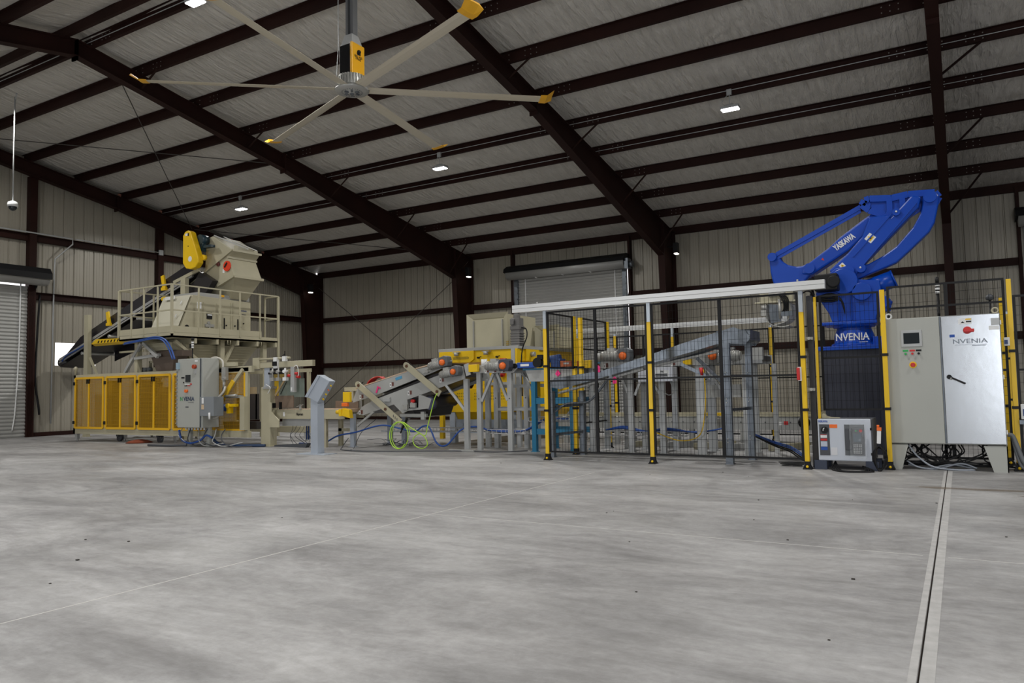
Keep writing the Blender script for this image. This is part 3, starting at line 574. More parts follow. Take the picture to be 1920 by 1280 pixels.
def post(x, y, label, ztop=2.3, zy=2.02, group='yellow fence posts', w_=.055, foot=True, base=0):
    root = thing('fence_post', label, 'post', (x, y, base), group)
    m = MB(); m.box(x - w_ / 2, x + w_ / 2, y - w_ / 2, y + w_ / 2, base + .09, zy); m.done('yellow_tube', YEL, root)
    if zy < ztop: m = MB(); m.box(x - w_ / 2 + .002, x + w_ / 2 - .002, y - w_ / 2 + .002, y + w_ / 2 - .002, zy, ztop); m.done('top_tube', STEELP, root)
    if foot:
        m = MB(); m.box(x - .055, x + .055, y - .055, y + .055, base, base + .012); m.box(x - w_ / 2 - .006, x + w_ / 2 + .006, y - w_ / 2 - .006, y + w_ / 2 + .006, base, base + .1)
        m.prism([(x - .055, base + .012), (x + .055, base + .012), (x + .03, base + .07), (x - .03, base + .07)], 'y', y - .03, y + .03); m.done('foot', BLK, root)
        m = MB(); m.sphere((x, y - .04, base + .035), .018, 5); m.done('foot_bolt', YEL, root)
    for z in (.74 + base, 1.42 + base): m = MB(); m.box(x - w_ / 2 - .012, x + w_ / 2 + .012, y - w_ / 2 - .006, y + w_ / 2 + .006, z, z + .035); m.done('clamp', BLK, root)
    return root
YFc = 10.3
post(-5.50, YFc, 'yellow fence post at the near left corner of the robot cell'); post(-3.81, YFc, 'yellow fence post in the middle of the front fence'); post(-1.735, YFc, 'yellow fence post with red switch left of the white controller')
panel('mesh_fence', (-5.455, YFc), (-3.86, YFc), 'front black mesh fence panel at the left of the robot cell', mids=(.5,)); panel('mesh_fence', (-3.765, YFc), (-1.785, YFc), 'front black mesh fence panel before the galvanised chute', mids=(.49,))
# door switch on the third post
root = thing('door_switch', 'red and white safety switch on the yellow fence post', 'switch', (-1.77, YFc - .04, 1.2))
m = MB(); m.box(-1.80, -1.755, YFc - .05, YFc - .03, 1.13, 1.31); m.done('back_plate', WHT, root); m = MB(); m.box(-1.81, -1.772, YFc - .08, YFc - .05, 1.14, 1.30); m.done('switch_body', REDP, root, .006)
# light-curtain tower beside it
root = thing('light_curtain', 'tall black light curtain column with a thin yellow edge beside the fence post', 'safety sensor', (-1.62, 10.55, 0))
m = MB(); m.box(-1.69, -1.62, 10.42, 10.5, 0, 2.24); m.box(-1.73, -1.58, 10.38, 10.54, 0, .015); m.done('column', mat('dark anodised', (.035, .035, .04), .35), root, .006)
m = MB(); m.box(-1.605, -1.575, 10.44, 10.48, .1, 2.22); m.done('yellow_strip', YEL, root)
for z in (1.0, 1.66):
    m = MB(); m.box(-1.74, -1.62, 10.36, 10.42, z, z + .035); m.cyl((-1.66, 10.36, z + .017), (-1.66, 10.33, z + .017), .02, n=10); m.done('bracket', SIL, root)
m = MB(); m.tube(spline([(-1.74, 10.45, 2.28), (-1.66, 10.4, 2.3), (-1.6, 10.45, 2.25), (-1.58, 10.5, 2.1)]), .012, 5); m.done('cable', BLK, root)
panel('mesh_fence', (-1.55, 10.62), (-.86, 10.62), 'narrow black mesh fence panel in front of the robot pedestal', z0=.75, z1=2.24, zm=(1.42,))
post(-.805, 10.58, 'yellow fence post touching the left side of the grey control cabinet', zy=2.26, ztop=2.26)
# panels behind the tall cabinet
panel('mesh_fence', (-.77, 11.0), (.50, 11.0), 'black mesh fence panel behind the two-door cabinet', z1=2.33, mids=(.52,), zm=(1.21, 2.05))
post(.555, 10.9, 'yellow fence post touching the right side of the two-door cabinet', zy=2.31, ztop=2.31, w_=.05); post(.50, 11.6, 'second yellow fence post half hidden behind the two-door cabinet', zy=2.15, ztop=2.15)
panel('mesh_fence', (.60, 10.9), (2.2, 10.9), 'black mesh fence panel cut by the right edge of the photo', z1=2.1)
# side fence and gate on the left of the cell
panel('mesh_fence', (-5.5, 10.36), (-5.5, 11.25), 'side black mesh fence panel running back from the near left corner', z0=1.42, zm=()); panel('mesh_fence', (-5.5, 11.6), (-5.5, 12.62), 'side black mesh gate panel behind the teal stand', zm=(1.75, 1.21), z0=.5)
post(-5.50, 11.3, 'first yellow side fence post behind the corner post', zy=2.28, ztop=2.28, w_=.06); post(-5.50, 11.56, 'second yellow side fence post behind the corner post', zy=2.28, ztop=2.28, w_=.06); post(-5.50, 12.68, 'third yellow side fence post behind the corner post', zy=2.28, ztop=2.28, w_=.06)
# rear fence
Yb = 15.0
xs_ = [-7.2, -6.32, -5.05, -3.1, -1.2, .7]
rl = ['rear yellow fence post left of the side gate', 'rear yellow fence post right of the side gate', 'rear yellow fence post under the far white rail', 'rear yellow fence post left of the robot gripper', 'rear yellow fence post behind the robot pedestal', 'rear yellow fence post behind the two-door cabinet']
for i, x in enumerate(xs_): post(x, Yb, rl[i], ztop=2.22 if i != 2 else 2.33, zy=2.18 if i != 2 else 2.1)
pl_ = ['rear mesh panel behind the side gate', 'rear mesh panel behind the yellow belt end', 'rear mesh panel under the far white rail', 'rear mesh panel behind the robot gripper', 'rear mesh panel behind the robot']
for i in range(5): panel('mesh_fence', (xs_[i] + .04, Yb), (xs_[i + 1] - .04, Yb), 'black ' + pl_[i] + ' at the far side of the cell', z1=2.16, mids=(.5,))
# white rails on top of the fence
def rail(x0, x1, y, z, lab, h=.11):
    root = thing('guard_rail', lab, 'rail', (x0, y, z), 'long aluminium rails over the robot cell')
    m = MB(); m.profile((x0, y, z), (x1, y, z), [(-.04, -h / 2), (.04, -h / 2), (.04, -.005), (.032, 0), (.04, .005), (.04, h / 2), (-.04, h / 2)][::-1]); m.done('beam', mat('white aluminium', (.66, .67, .67), .4, .3), root)
    for x in (x0 + .43, x1 - .33): m = MB(); m.cyl((x, y, z + h / 2), (x, y, z + h / 2 + .03), .012, n=8); m.done('bolt', SIL, root)
rail(-6.02, -1.42, 10.22, 2.35, 'long white aluminium rail over the front fence', .115); rail(-8.0, -2.78, 15.0, 2.33, 'long white aluminium rail over the rear fence', .1)
# ================================================================ TWO-DOOR CABINET
cb = thing('control_cabinet', 'tall two-door grey control cabinet with touch screen and shiny right door', 'cabinet', (-.19, 10.85, 0))
yf = 10.65
m = MB(); m.box(-.82, .44, yf + .02, yf + .33, .32, 1.89); m.done('body', ENC, cb, .006)
for x0, x1, a in ((-.82, -.60, 1), (.20, .44, -1)):
    m = MB(); xi = (-.68 if a > 0 else .29)
    pts = [(x0, .31), (x1, .31), (xi, 0), (x0, 0)] if a > 0 else [(x0, .31), (x1, .31), (x1, 0), (xi, 0)]
    m.prism(pts, 'y', yf, yf + .01); m.box(x0 if a > 0 else x1 - .012, x0 + .012 if a > 0 else x1, yf, yf + .31, 0, .31); m.prism(pts, 'y', yf + .30, yf + .31); m.done('leg', ENC, cb)
m = MB(); m.box(-.815, -.195, yf - .012, yf + .018, .33, 1.885); dl = m.done('door', ENC, cb, .006)
m = MB(); m.box(-.175, .435, yf - .012, yf + .018, .33, 1.885); dr = m.done('door', SST, cb, .006); dr['label'] = 'shiny bare metal right door'
m = MB(); m.box(-.192, -.178, yf - .004, yf + .01, .33, 1.885); m.done('door_gap', GALV, cb)
m = MB(); m.box(-.62, -.385, yf - .022, yf - .012, 1.525, 1.735); q = m.done('screen_bezel', LGREY, dl, .006)
m = MB(); m.box(-.59, -.415, yf - .024, yf - .021, 1.565, 1.70); m.done('touch_screen', GLS, dl)
for x, M_ in ((-.575, GRN), (-.50, REDP), (-.43, BLK)):
    m = MB(); m.box(x - .03, x + .03, yf - .015, yf - .012, 1.468, 1.49); m.done('button_label', M_, dl)
    m = MB(); m.cyl((x, yf - .012, 1.44), (x, yf - .035, 1.44), .014, n=12); m.done('push_button', M_, dl)
m = MB(); m.cyl((-.50, yf - .012, 1.30), (-.50, yf - .016, 1.30), .042, n=24); m.done('stop_plate', YEL, dl)
m = MB(); m.cyl((-.50, yf - .016, 1.30), (-.50, yf - .045, 1.30), .028, .024, n=18); m.done('stop_button', REDP, dl)
m = MB(); m.cyl((.10, yf - .012, 1.70), (.10, yf - .03, 1.70), .045, n=20); m.box(.06, .17, yf - .05, yf - .03, 1.675, 1.715); m.done('disconnect_switch', REDP, dr, .006)
m = MB(); m.box(.01, .15, yf - .014, yf - .012, 1.775, 1.845); m.mi = 1; m.box(.085, .145, yf - .015, yf - .014, 1.825, 1.84); m.mi = 2; m.box(.09, .145, yf - .015, yf - .014, 1.795, 1.812); m.prism([(.035, 1.79), (.055, 1.81), (.075, 1.79), (.06, 1.79)], 'y', yf - .0155, yf - .014); m.done('maker_label', [WHT, YEL, BLK], dr)
m = MB(); m.box(-.09, -.035, yf - .014, yf - .012, 1.62, 1.655); m.done('blue_sticker', mat('sticker blue', (.01, .07, .35), .5), dr)
m = MB(); m.box(.32, .425, yf - .014, yf - .012, 1.69, 1.74); m.done('white_sticker', WHT, dr)
m = MB(); m.box(.345, .43, yf - .014, yf - .012, 1.745, 1.83); m.done('label_plate', LGREY, dr)
text('NVENIA', (.12, yf - .0135, 1.565), .075, 'lettering', mat('logo grey', (.22, .25, .30), .4), dr, width=.36, bold=.001)
m = MB(); m.box(-.04, .29, yf - .014, yf - .0125, 1.522, 1.526); m.box(.14, .28, yf - .014, yf - .0125, 1.508, 1.515); m.done('logo_line', MATS['logo grey'], dr)
m = MB(); m.cyl((-.115, yf - .012, 1.14), (-.115, yf - .035, 1.14), .028, n=16); m.bar((-.10, yf - .045, 1.135), (.05, yf - .045, 1.055), .022, .02); m.done('door_handle', BLK, dr)
m = MB(); m.cyl((-.102, yf - .05, 1.122), (-.092, yf - .056, 1.117), .013, n=10); m.done('key_lock', SIL, dr)
for x, M_ in ((-.76, WHT), (.40, BEIGE)):
    m = MB(); c_ = (x, yf + .2, 1.93)
    for k in range(16):
        t, u = 2 * PI * k / 16, 2 * PI * (k + 1) / 16; m.cyl((x + .032 * math.cos(t), yf + .2, 1.935 + .032 * math.sin(t)), (x + .032 * math.cos(u), yf + .2, 1.935 + .032 * math.sin(u)), .011, n=6)
    m.cyl((x, yf + .2, 1.89), (x, yf + .2, 1.91), .02, n=10); m.done('lifting_eye', M_, cb)
m = MB()
for x in (-.822, .442):
    for z in (.45, 1.1, 1.75): m.box(x - .006, x + .006, yf - .006, yf + .03, z, z + .05)
m.done('hinge', WHT, cb)
# stack light behind the cabinet
root = thing('stack_light', 'white banded signal tower on a black pole behind the cabinet', 'signal light', (-.19, 11.3, 0))
m = MB(); m.cyl((-.20, 11.2, 0), (-.20, 11.2, 2.22), .018, n=10); m.cyl((-.20, 11.2, 2.36), (-.20, 11.2, 2.44), .022, n=10); m.done('pole', BLK, root)
for k in range(3): m = MB(); m.cyl((-.20, 11.2, 2.225 + k * .045), (-.20, 11.2, 2.255 + k * .045), .027, n=16); m.done('light_band', WHT, root); m = MB(); m.cyl((-.20, 11.2, 2.255 + k * .045), (-.20, 11.2, 2.27 + k * .045), .023, n=12); m.done('spacer', BLK, root)
root = thing('beacon_pole', 'small dark beacon on a thin pole right behind the cabinet top', 'sensor', (.40, 11.4, 0))
m = MB(); m.cyl((.37, 11.3, 0), (.37, 11.3, 2.12), .012, n=8); m.done('pole', BLK, root); m = MB(); m.lathe([(.02, 0), (.05, .02), (.04, .06), (.015, .08)], (.37, 11.3, 2.1), 12); m.done('head', DGREY, root)
root = thing('junction_box', 'small white and blue junction box on the right fence post', 'box', (.75, 10.95, .6))
m = MB(); m.box(.60, .74, 10.83, 10.88, .62, .80); m.done('box', WHT, root, .006); m = MB(); m.box(.62, .72, 10.822, 10.83, .66, .74); m.done('face_label', BLUED, root); m = MB(); m.box(.58, .8, 10.83, 10.9, .56, .61); m.done('tray', GALV, root)
root = thing('fence_lock', 'white fence lock on the yellow post right of the shiny cabinet door', 'lock', (.50, 10.82, 1.6)); m = MB(); m.box(.47, .53, 10.8, 10.86, 1.50, 1.60); m.done('lock_body', WHT, root, .006); m = MB(); m.box(.475, .51, 10.796, 10.8, 1.52, 1.57); m.done('lock_face', BLUED, root)
# ================================================================ ROBOT CONTROLLER
rc = thing('robot_controller', 'low white robot controller box on dark feet left of the tall cabinet', 'controller', (-1.29, 10.6, 0))
yc = 10.35
m = MB(); m.box(-1.60, -.965, yc + .015, yc + .5, .12, .64); m.done('body', DGREY, rc, .008)
m = MB(); m.box(-1.605, -.985, yc - .01, yc + .02, .115, .64); fd = m.done('front_door', mat('controller blue-white', (.52, .56, .63), .45), rc, .008)
for x in (-1.66, -1.06): 
    for ya in (yc - .02, yc + .35): m = MB(); m.box(x, x + .15, ya, ya + .13, 0, .115); m.done('foot', mat('navy feet', (.03, .04, .07), .5), rc, .004)
m = MB(); m.box(-1.585, -1.465, yc - .014, yc - .01, .18, .57); m.done('dark_strip', DGREY, fd)
m = MB(); m.cyl((-1.52, yc - .014, .50), (-1.52, yc - .035, .50), .042, n=24); m.done('power_switch', BLK, fd); m = MB(); m.prism([(-1.54, .50), (-1.535, .52), (-1.52, .53), (-1.52, .52), (-1.53, .51), (-1.533, .498), (-1.53, .49), (-1.54, .488)], 'y', yc - .037, yc - .035); m.done('switch_mark', WHT, fd)
for z0, z1, M_ in ((.40, .44, WHT), (.365, .39, REDP), (.29, .355, mat('pale sticker', (.45, .5, .6), .5)), (.245, .285, mat('sticker blue', (.01, .07, .35), .5))): m = MB(); m.box(-1.572, -1.495, yc - .0155, yc - .014, z0, z1); m.done('sticker', M_, fd)
m = MB(); m.box(-1.575, -1.498, yc - .016, yc - .0155, .435, .442); m.done('sticker', REDP, fd)
m = MB(); m.box(-1.462, -1.37, yc - .012, yc - .01, .525, .57); m.done('orange_sticker', ORG, fd)
m = MB(); m.box(-1.455, -1.38, yc - .012, yc - .01, .185, .28); m.done('type_label', mat('pale print', (.62, .63, .66), .5), fd)
m = MB(); m.box(-1.29, -1.06, yc - .013, yc - .01, .185, .57); m.done('pendant_recess', mat('mid grey panel', (.11, .12, .13), .5), fd); m = MB(); m.box(-1.28, -1.205, yc - .03, yc - .013, .25, .52); m.done('pendant_hook', DGREY, fd, .006)
text('YASKAWA', (-1.54, yc - .012, .607), .035, 'lettering', MATS['sticker blue'], fd, width=.12, bold=.001)
for z in (.19, .50): m = MB(); m.box(-.995, -.97, yc - .018, yc - .0, z, z + .03); m.done('door_latch', BLK, fd)
m = MB(); m.prism([(-1.57, .64), (-1.56, .70), (-1.53, .70), (-1.51, .67), (-1.46, .655), (-1.36, .65), (-1.35, .64)], 'y', yc + .12, yc + .2); m.done('cable_tray', BEIGE, rc, .004)
tp = thing('teach_pendant', 'teach pendant in clear plastic wrap hung on the controller front', 'pendant', (-1.15, yc - .05, .35))
m = MB(); m.box(-1.20, -1.07, yc - .06, yc - .035, .20, .53); m.done('pendant_body', DGREY, tp, .012)
m = MB(); m.box(-1.185, -1.095, yc - .063, yc - .06, .36, .46); m.done('pendant_screen', SCRN, tp)
m = MB()
for i in range(5):
    for j in range(6): m.box(-1.185 + i * .02, -1.172 + i * .02, yc - .064, yc - .06, .215 + j * .02, .227 + j * .02)
m.done('keypad', LGREY, tp)
m = MB(); m.cyl((-1.095, yc - .06, .495), (-1.095, yc - .08, .495), .018, n=14); m.done('stop_button', REDP, tp); m = MB(); m.cyl((-1.15, yc - .06, .495), (-1.15, yc - .075, .495), .01, n=10); m.done('mode_key', GRN, tp)
m = MB(); rnd = random.Random(3); n_ = 14
ring = [[(-1.225 + .19 * (i / n_) + rnd.uniform(-.006, .006), yc - .07 - .022 * math.sin(PI * i / n_) + rnd.uniform(-.003, .003), .15 + .43 * j / n_ + rnd.uniform(-.006, .006)) for i in range(n_ + 1)] for j in range(n_ + 1)]
V_ = [p for r_ in ring for p in r_]; m.add(V_, [(j * 15 + i, j * 15 + i + 1, (j + 1) * 15 + i + 1, (j + 1) * 15 + i) for j in range(14) for i in range(14)], False); m.done('plastic_wrap', TRANS, tp)
# small grey radio box between controller and cabinet
root = thing('handheld_unit', 'small white handheld switch with orange top beside the controller', 'switch', (-.90, 10.3, .4)); m = MB(); m.bar((-.90, 10.3, .34), (-.89, 10.3, .50), .045, .03); m.done('grip', WHT, root, .006); m = MB(); m.bar((-.89, 10.3, .50), (-.888, 10.3, .54), .05, .035); m.cyl((-.9, 10.3, .54), (-.9, 10.3, .57), .015, n=10); m.done('head', ORG, root)
# ================================================================ OPERATOR PEDESTAL
pd = thing('operator_console', 'blue-grey operator console tilted on a square post, alone in front of the line', 'console', (-10.0, 9.95, 0))
m = MB(); m.box(-10.09, -9.92, 9.86, 10.03, 0, 1.02); m.done('post', PEDG, pd, .006); m = MB(); m.box(-10.38, -9.68, 9.78, 10.1, 0, .012); m.done('base_plate', PEDG, pd)
m = MB(); m.prism([(-10.14, 1.02), (-9.83, 1.40), (-9.60, 1.30), (-9.90, .92)], 'y', 9.84, 9.99); hd = m.done('console_box', PEDG, pd, .008)
m = MB(); m.prism([(-10.21, 1.03), (-9.89, 1.42), (-9.83, 1.40), (-10.14, 1.015)], 'y', 9.83, 10.0); m.done('lid', PEDG, hd, .006)
m = MB(); a_ = Vector((-9.90, 0, .915)); b_ = Vector((-9.60, 0, 1.295)); n_ = Vector((.785, 0, -.62))
for k, (t, M_, r) in enumerate(((.2, YEL, .03), (.42, YEL, .025), (.62, ORG, .022), (.82, YEL, .022))):
    c_ = a_.lerp(b_, t); c_.y = 9.915; m = MB(); m.cyl(c_, c_ + n_ * .03, r * .55, n=14); m.done('push_button', M_, hd)
# ================================================================ BAG OUTFEED BELT (left, level)
ob = thing('belt_conveyor', 'low level beige belt conveyor behind the operator console', 'conveyor', (-11.3, 11.4, 0))
m = MB(); m.box(-12.42, -10.49, 11.15, 11.17, .57, .76); m.prism([(-12.42, .74), (-12.42, .70), (-12.25, .57), (-12.2, .57), (-12.2, .74)], 'y', 11.14, 11.15); m.box(-12.42, -10.49, 11.72, 11.74, .57, .76); m.done('side_rail', BEIGE, ob)
m = MB(); m.box(-12.40, -10.50, 11.18, 11.71, .70, .765); m.done('belt', WOOD, ob)
m = MB(); m.box(-12.3, -11.2, 11.22, 11.24, .42, .57); m.done('under_tray', LGREY, ob)
text('Hapman', (-11.72, 11.148, .665), .075, 'lettering', BLK, ob, width=.20, bold=.002)
m = MB(); m.box(-12.28, -12.15, 11.146, 11.15, .62, .71); m.done('label', WHT, ob)
for x, y in ((-11.10, 11.18), (-11.10, 11.62), (-10.72, 11.60)):
    m = MB(); m.box(x, x + .09, y, y + .06, 0, .57); m.done('leg', BEIGE, ob)
m = MB(); m.box(-11.10, -10.65, 11.62, 11.66, .30, .36); m.done('cross_member', BEIGE, ob)
for x in (-11.88, -11.82): m = MB(); m.cyl((x, 11.5, .12), (x, 11.5, .57), .016, n=8); m.done('rod', BLUED, ob)
m = MB(); m.box(-11.05, -10.0, 11.75, 11.83, 1.12, 1.2); m.done('upper_rail', BEIGE, ob)
for x in (-10.90, -10.62): m = MB(); m.box(x, x + (.09 if x < -10.8 else .04), 11.76, 11.82, .6, 1.12); m.done('rail_post', BEIGE if x < -10.8 else SIL, ob)
m = MB(); m.box(-11.25, -10.62, 11.70, 11.715, .77, .92); m.done('side_plate', mat('rusty plate', (.17, .12, .085), .6, var=(4, .2)), ob)
m = MB(); m.bar((-10.62, 11.74, 1.21), (-10.52, 11.74, 1.30), .02, .012); m.box(-10.66, -10.45, 11.73, 11.76, 1.2, 1.21); m.done('handle', BLK, ob)
# ================================================================ BAG SQUEEZER / INCLINED FLATTENER
fl = thing('inclined_conveyor', 'steep grey double belt bag conveyor with two diagonal link bars', 'conveyor', (-9.2, 11.8, 0))
Ya, Ybk = 11.45, 12.30
up = [(-10.49, 1.03), (-10.42, 1.16), (-9.16, 1.47), (-8.30, 1.60), (-8.24, 1.53), (-8.55, 1.43), (-9.95, 1.02), (-10.55, .88)]
for y in (Ya, Ybk): m = MB(); m.prism(up, 'y', y, y + .02); m.done('upper_side_plate', GREYP, fl, .003)
lw = [(-10.27, .63), (-10.45, .66), (-10.30, .80), (-10.0, .93), (-8.51, 1.35), (-7.85, 1.53), (-7.80, 1.30), (-8.00, 1.25), (-8.89, 1.00), (-9.34, .88)]
for y in (Ya, Ybk): m = MB(); m.prism(lw, 'y', y, y + .02); m.done('lower_side_plate', GREYP, fl, .003)
m = MB(); m.prism([(-10.45, 1.13), (-9.16, 1.45), (-8.35, 1.61), (-8.35, 1.55), (-9.16, 1.38), (-10.42, 1.06)], 'y', Ya + .03, Ybk - .01); m.done('upper_belt', RUB, fl)
m = MB(); m.prism([(-10.40, .66), (-10.0, .96), (-8.55, 1.40), (-7.95, 1.52), (-7.95, 1.33), (-8.9, 1.04), (-9.4, .9), (-10.2, .66)], 'y', Ya + .03, Ybk - .01); m.done('lower_belt', RUB, fl)
m = MB(); m.bar((-10.46, Ya + .01, 1.17), (-9.17, Ya + .01, 1.47), .03, .02); m.bar((-9.1, Ya + .01, 1.49), (-8.4, Ya + .01, 1.62), .03, .02); m.done('top_trim', WOOD, fl)
for (x0, z0, x1, z1) in ((-10.36, 1.25, -9.27, .50), (-9.13, 1.59, -8.33, 1.03)):
    lk = MB(); lk.bar((x0, Ya - .05, z0), (x1, Ya - .05, z1), .02, .12, up=(0, 0, 1)); lk.cyl((x0, Ya - .06, z0), (x0, Ya - .04, z0), .06, n=16); q = lk.done('link_bar', BEIGE, fl)
    for t in (.03, (.66 if x0 < -10 else .92)):
        c_ = Vector((x0, Ya - .06, z0)).lerp(Vector((x1, Ya - .06, z1)), t); m = MB(); m.cyl(c_, c_ - Vector((0, .015, 0)), .03, n=12); m.done('pivot_bolt', mat('rusty bolt', (.14, .07, .04), .5, .5), q)
    if x0 < -10:
        m = MB()
        for t in (.84, .88, .92): c_ = Vector((x0, Ya - .0605, z0)).lerp(Vector((x1, Ya - .0605, z1)), t); m.bar(c_ - Vector((.0, 0, .025)), c_ + Vector((.0, 0, .025)), .012, .006)
        m.done('slot_marks', DGREY, q)
# belt tensioner and drum under it
m = MB(); m.prism([(-9.48, .86), (-9.24, .67), (-9.12, .72), (-8.62, .76), (-8.55, .94), (-8.85, 1.03), (-8.86, .78), (-9.10, .76), (-9.14, .93)], 'y', Ya - .03, Ya); m.done('tensioner_plate', GREYP, fl)
m = MB(); m.box(-9.05, -8.86, Ya + .01, Ya + .06, .78, .97); m.done('recess', BLK, fl); m = MB(); m.cyl((-8.98, Ya - .07, .90), (-8.98, Ya, .90), .035, n=12); m.done('red_cap', REDP, fl)
m = MB(); m.box(-9.02, -8.90, Ya - .08, Ya - .03, .78, .87); m.done('roller_bracket', SIL, fl); m = MB(); m.box(-9.22, -9.1, Ya - .07, Ya - .03, .74, .84); m.done('roller_bracket', SIL, fl); m = MB(); m.bar((-9.0, Ya - .06, .88), (-8.9, Ya - .06, .80), .025); m.done('roller_bracket', SIL, fl); m = MB(); m.box(-9.72, -9.55, Ya - .04, Ya, .90, .98); m.done('sensor_bracket', LGREY, fl)
m = MB(); m.cyl((-9.15, Ya + .05, .68), (-9.15, Ybk, .68), .11, n=20); m.cyl((-8.66, Ya + .05, .90), (-8.66, Ybk, .90), .12, n=20); m.prism([(-9.15, .57), (-8.7, .62), (-8.62, .80), (-8.75, .84), (-9.1, .75)], 'y', Ya + .1, Ybk - .05); m.done('drum', RUB, fl)
m = MB(); m.cyl((-8.62, Ya - .02, .86), (-8.62, Ya + .1, .86), .12, n=20); m.mi = 1; m.cyl((-8.62, Ya - .022, .86), (-8.62, Ya - .01, .86), .035, n=12); m.done('pulley', [mat('dark navy metal', (.06, .07, .12), .45), ORY], fl)
m = MB(); m.box(-9.35, -8.72, Ya + .02, Ya + .08, .60, .66); m.box(-8.83, -8.75, Ya, Ya + .06, .55, .7); m.done('lower_frame', GREYP, fl)
for (x, y, zt) in ((-10.54, 11.42, .66), (-9.90, 12.25, .62), (-10.3, 12.28, .6)):
    m = MB(); m.box(x - .05, x + .05, y, y + .07, 0, zt); m.box(x - .08, x + .08, y - .02, y + .1, 0, .012); m.done('leg', PEDG, fl)
m = MB(); m.bar((-9.99, Ya, .70), (-10.42, Ya, .42), .04); m.done('brace', GREYP, fl); m = MB(); m.bar((-9.55, 12.2, .70), (-9.88, 12.2, .38), .04); m.done('brace', GREYP, fl); m = MB(); m.bar((-10.5, 12.27, .27), (-8.0, 12.27, .27), .03, .02); m.done('lower_tie', PEDG, fl)
m = MB(); m.bar((-8.24, Ya + .02, 1.19), (-7.86, Ya + .08, .72), .045); m.done('brace', LGREY, fl)
def flag(par, x, z, y=Ya - .002, w=.09):
    m = MB(); m.box(x - w / 2, x, y - .002, y, z - .045, z + .03); m.mi = 1; m.box(x + .004, x + w / 2 + .01, y - .002, y, z - .03, z + .045); m.mi = 2; m.box(x - w / 2 + .012, x - .018, y - .003, y - .001, z - .025, z + .012); m.done('warning_label', [WHT, mat('rust label', (.14, .05, .04), .6), BLK], par)
for x, z in ((-10.31, 1.0), (-9.53, 1.23), (-9.09, 1.06), (-10.33, .69), (-8.33, 1.29)): flag(fl, x, z)
m = MB(); m.bar((-9.43, Ya - .003, 1.33), (-9.27, Ya - .003, 1.37), .004, .055); m.done('blue_label', mat('label blue', (.08, .30, .5), .5), fl)
def gearmotor(par, x, z, y, s=1, ang=0, boxcol=GEAR):
    # motor body to the left, dark gearbox to the right with an orange shaft cap facing out
    root = MB(); c_, s_ = math.cos(ang), math.sin(ang)
    def P(u, v, w_=0): return (x + (u * c_ - v * s_) * s, y + w_, z + (u * s_ + v * c_) * s)
    root.cyl(P(-.36, 0, -.05), P(-.08, 0, -.05), .075 * s, n=18); root.cyl(P(-.38, 0, -.05), P(-.36, 0, -.05), .062 * s, n=18)
    for k in range(7): root.cyl(P(-.32 + k * .028, 0, -.05), P(-.31 + k * .028, 0, -.05), .083 * s, n=18)
    a, b_, d_, e = P(-.27, .06), P(-.15, .06), P(-.15, .12), P(-.27, .12)
    root.hull([(a[0], y - .09, a[2]), (b_[0], y - .09, b_[2]), (b_[0], y + .0, b_[2]), (a[0], y + .0, a[2])], [(e[0], y - .09, e[2]), (d_[0], y - .09, d_[2]), (d_[0], y, d_[2]), (e[0], y, e[2])])
    q = root.done('drive_motor', SIL, par)
    g = MB(); pts = [P(-.09, -.09), P(.09, -.10), P(.12, -.03), P(.12, .08), P(.06, .11), P(-.09, .10)]
    g.prism([(p[0], p[2]) for p in pts], 'y', y - .12, y + .04); gb = g.done('gearbox', boxcol, q, .012)
    o_ = MB(); c0 = P(.0, -.01); o_.lathe([(.062 * s, 0), (.060 * s, -.025), (.045 * s, -.045), (.02 * s, -.055)][::-1], (c0[0], y - .12, c0[2]), 18, 'y'); o_.done('orange_cap', ORG, gb)
    b2 = MB(); r = P(-.1, 0); b2.cyl(P(-.1, 0, -.05), P(-.085, 0, -.05), .10 * s, n=18); b2.done('flange', LGREY, q)
    return q
gearmotor(fl, -8.20, 1.62, Ya - .03, .95, R(12)); gearmotor(fl, -7.93, 1.44, Ya - .07, .9, R(10))
m = MB(); m.bar((-8.72, Ya - .03, 1.44), (-8.1, Ya - .03, 1.58), .03, .03); m.bar((-8.66, Ya - .05, 1.49), (-8.05, Ya - .05, 1.64), .025, .02); m.cyl((-8.63, Ya - .06, 1.46), (-8.63, Ya, 1.46), .03, n=12); m.done('take_up', SIL, fl)
for (x0, x1, z0, z1) in ((-10.46, -10.28, .905, 1.10),):
    m = MB(); m.box(x0, x1, 11.08, 11.14, z0, z1); m.done('yellow_guard', YEL, fl, .004)
m = MB(); m.prism([(-10.46, .64), (-10.24, .59), (-10.27, .75), (-10.43, .79)], 'y', 11.04, 11.14); m.done('yellow_guard', YEL, fl, .004); m = MB(); m.box(-10.53, -10.46, 11.04, 11.14, .63, .77); m.done('yellow_guard', YEL, fl)
m = MB(); m.cyl((-10.62, 11.08, .71), (-10.53, 11.08, .71), .04, n=14); m.done('knob', YEL, fl)
m = MB(); m.box(-10.48, -10.33, 11.06, 11.12, .82, .89); m.done('sensor_body', ORG, fl, .01)
coil = MB()
for k in range(7):
    coil.tube([(-10.0 + (.20 - k * .006) * math.cos(t), 11.50 + k * .022, 1.27 + .11 * math.sin(t) + .045 * math.cos(t)) for t in [PI * i / 12 for i in range(-1, 14)]], .012, 6, False)
tag(coil.done('hose_coil', RIBB), 'coil of red air hose lying on top of the inclined conveyor', 'hose')
m = MB(); m.prism([(-9.93, 1.08), (-9.90, 1.07), (-9.85, 1.19), (-9.88, 1.21)], 'y', Ya - .012, Ya - .006); m.prism([(-9.87, 1.17), (-9.82, 1.19), (-9.80, 1.15)], 'y', Ya - .012, Ya - .006); m.done('pink_tag', PINK, fl)
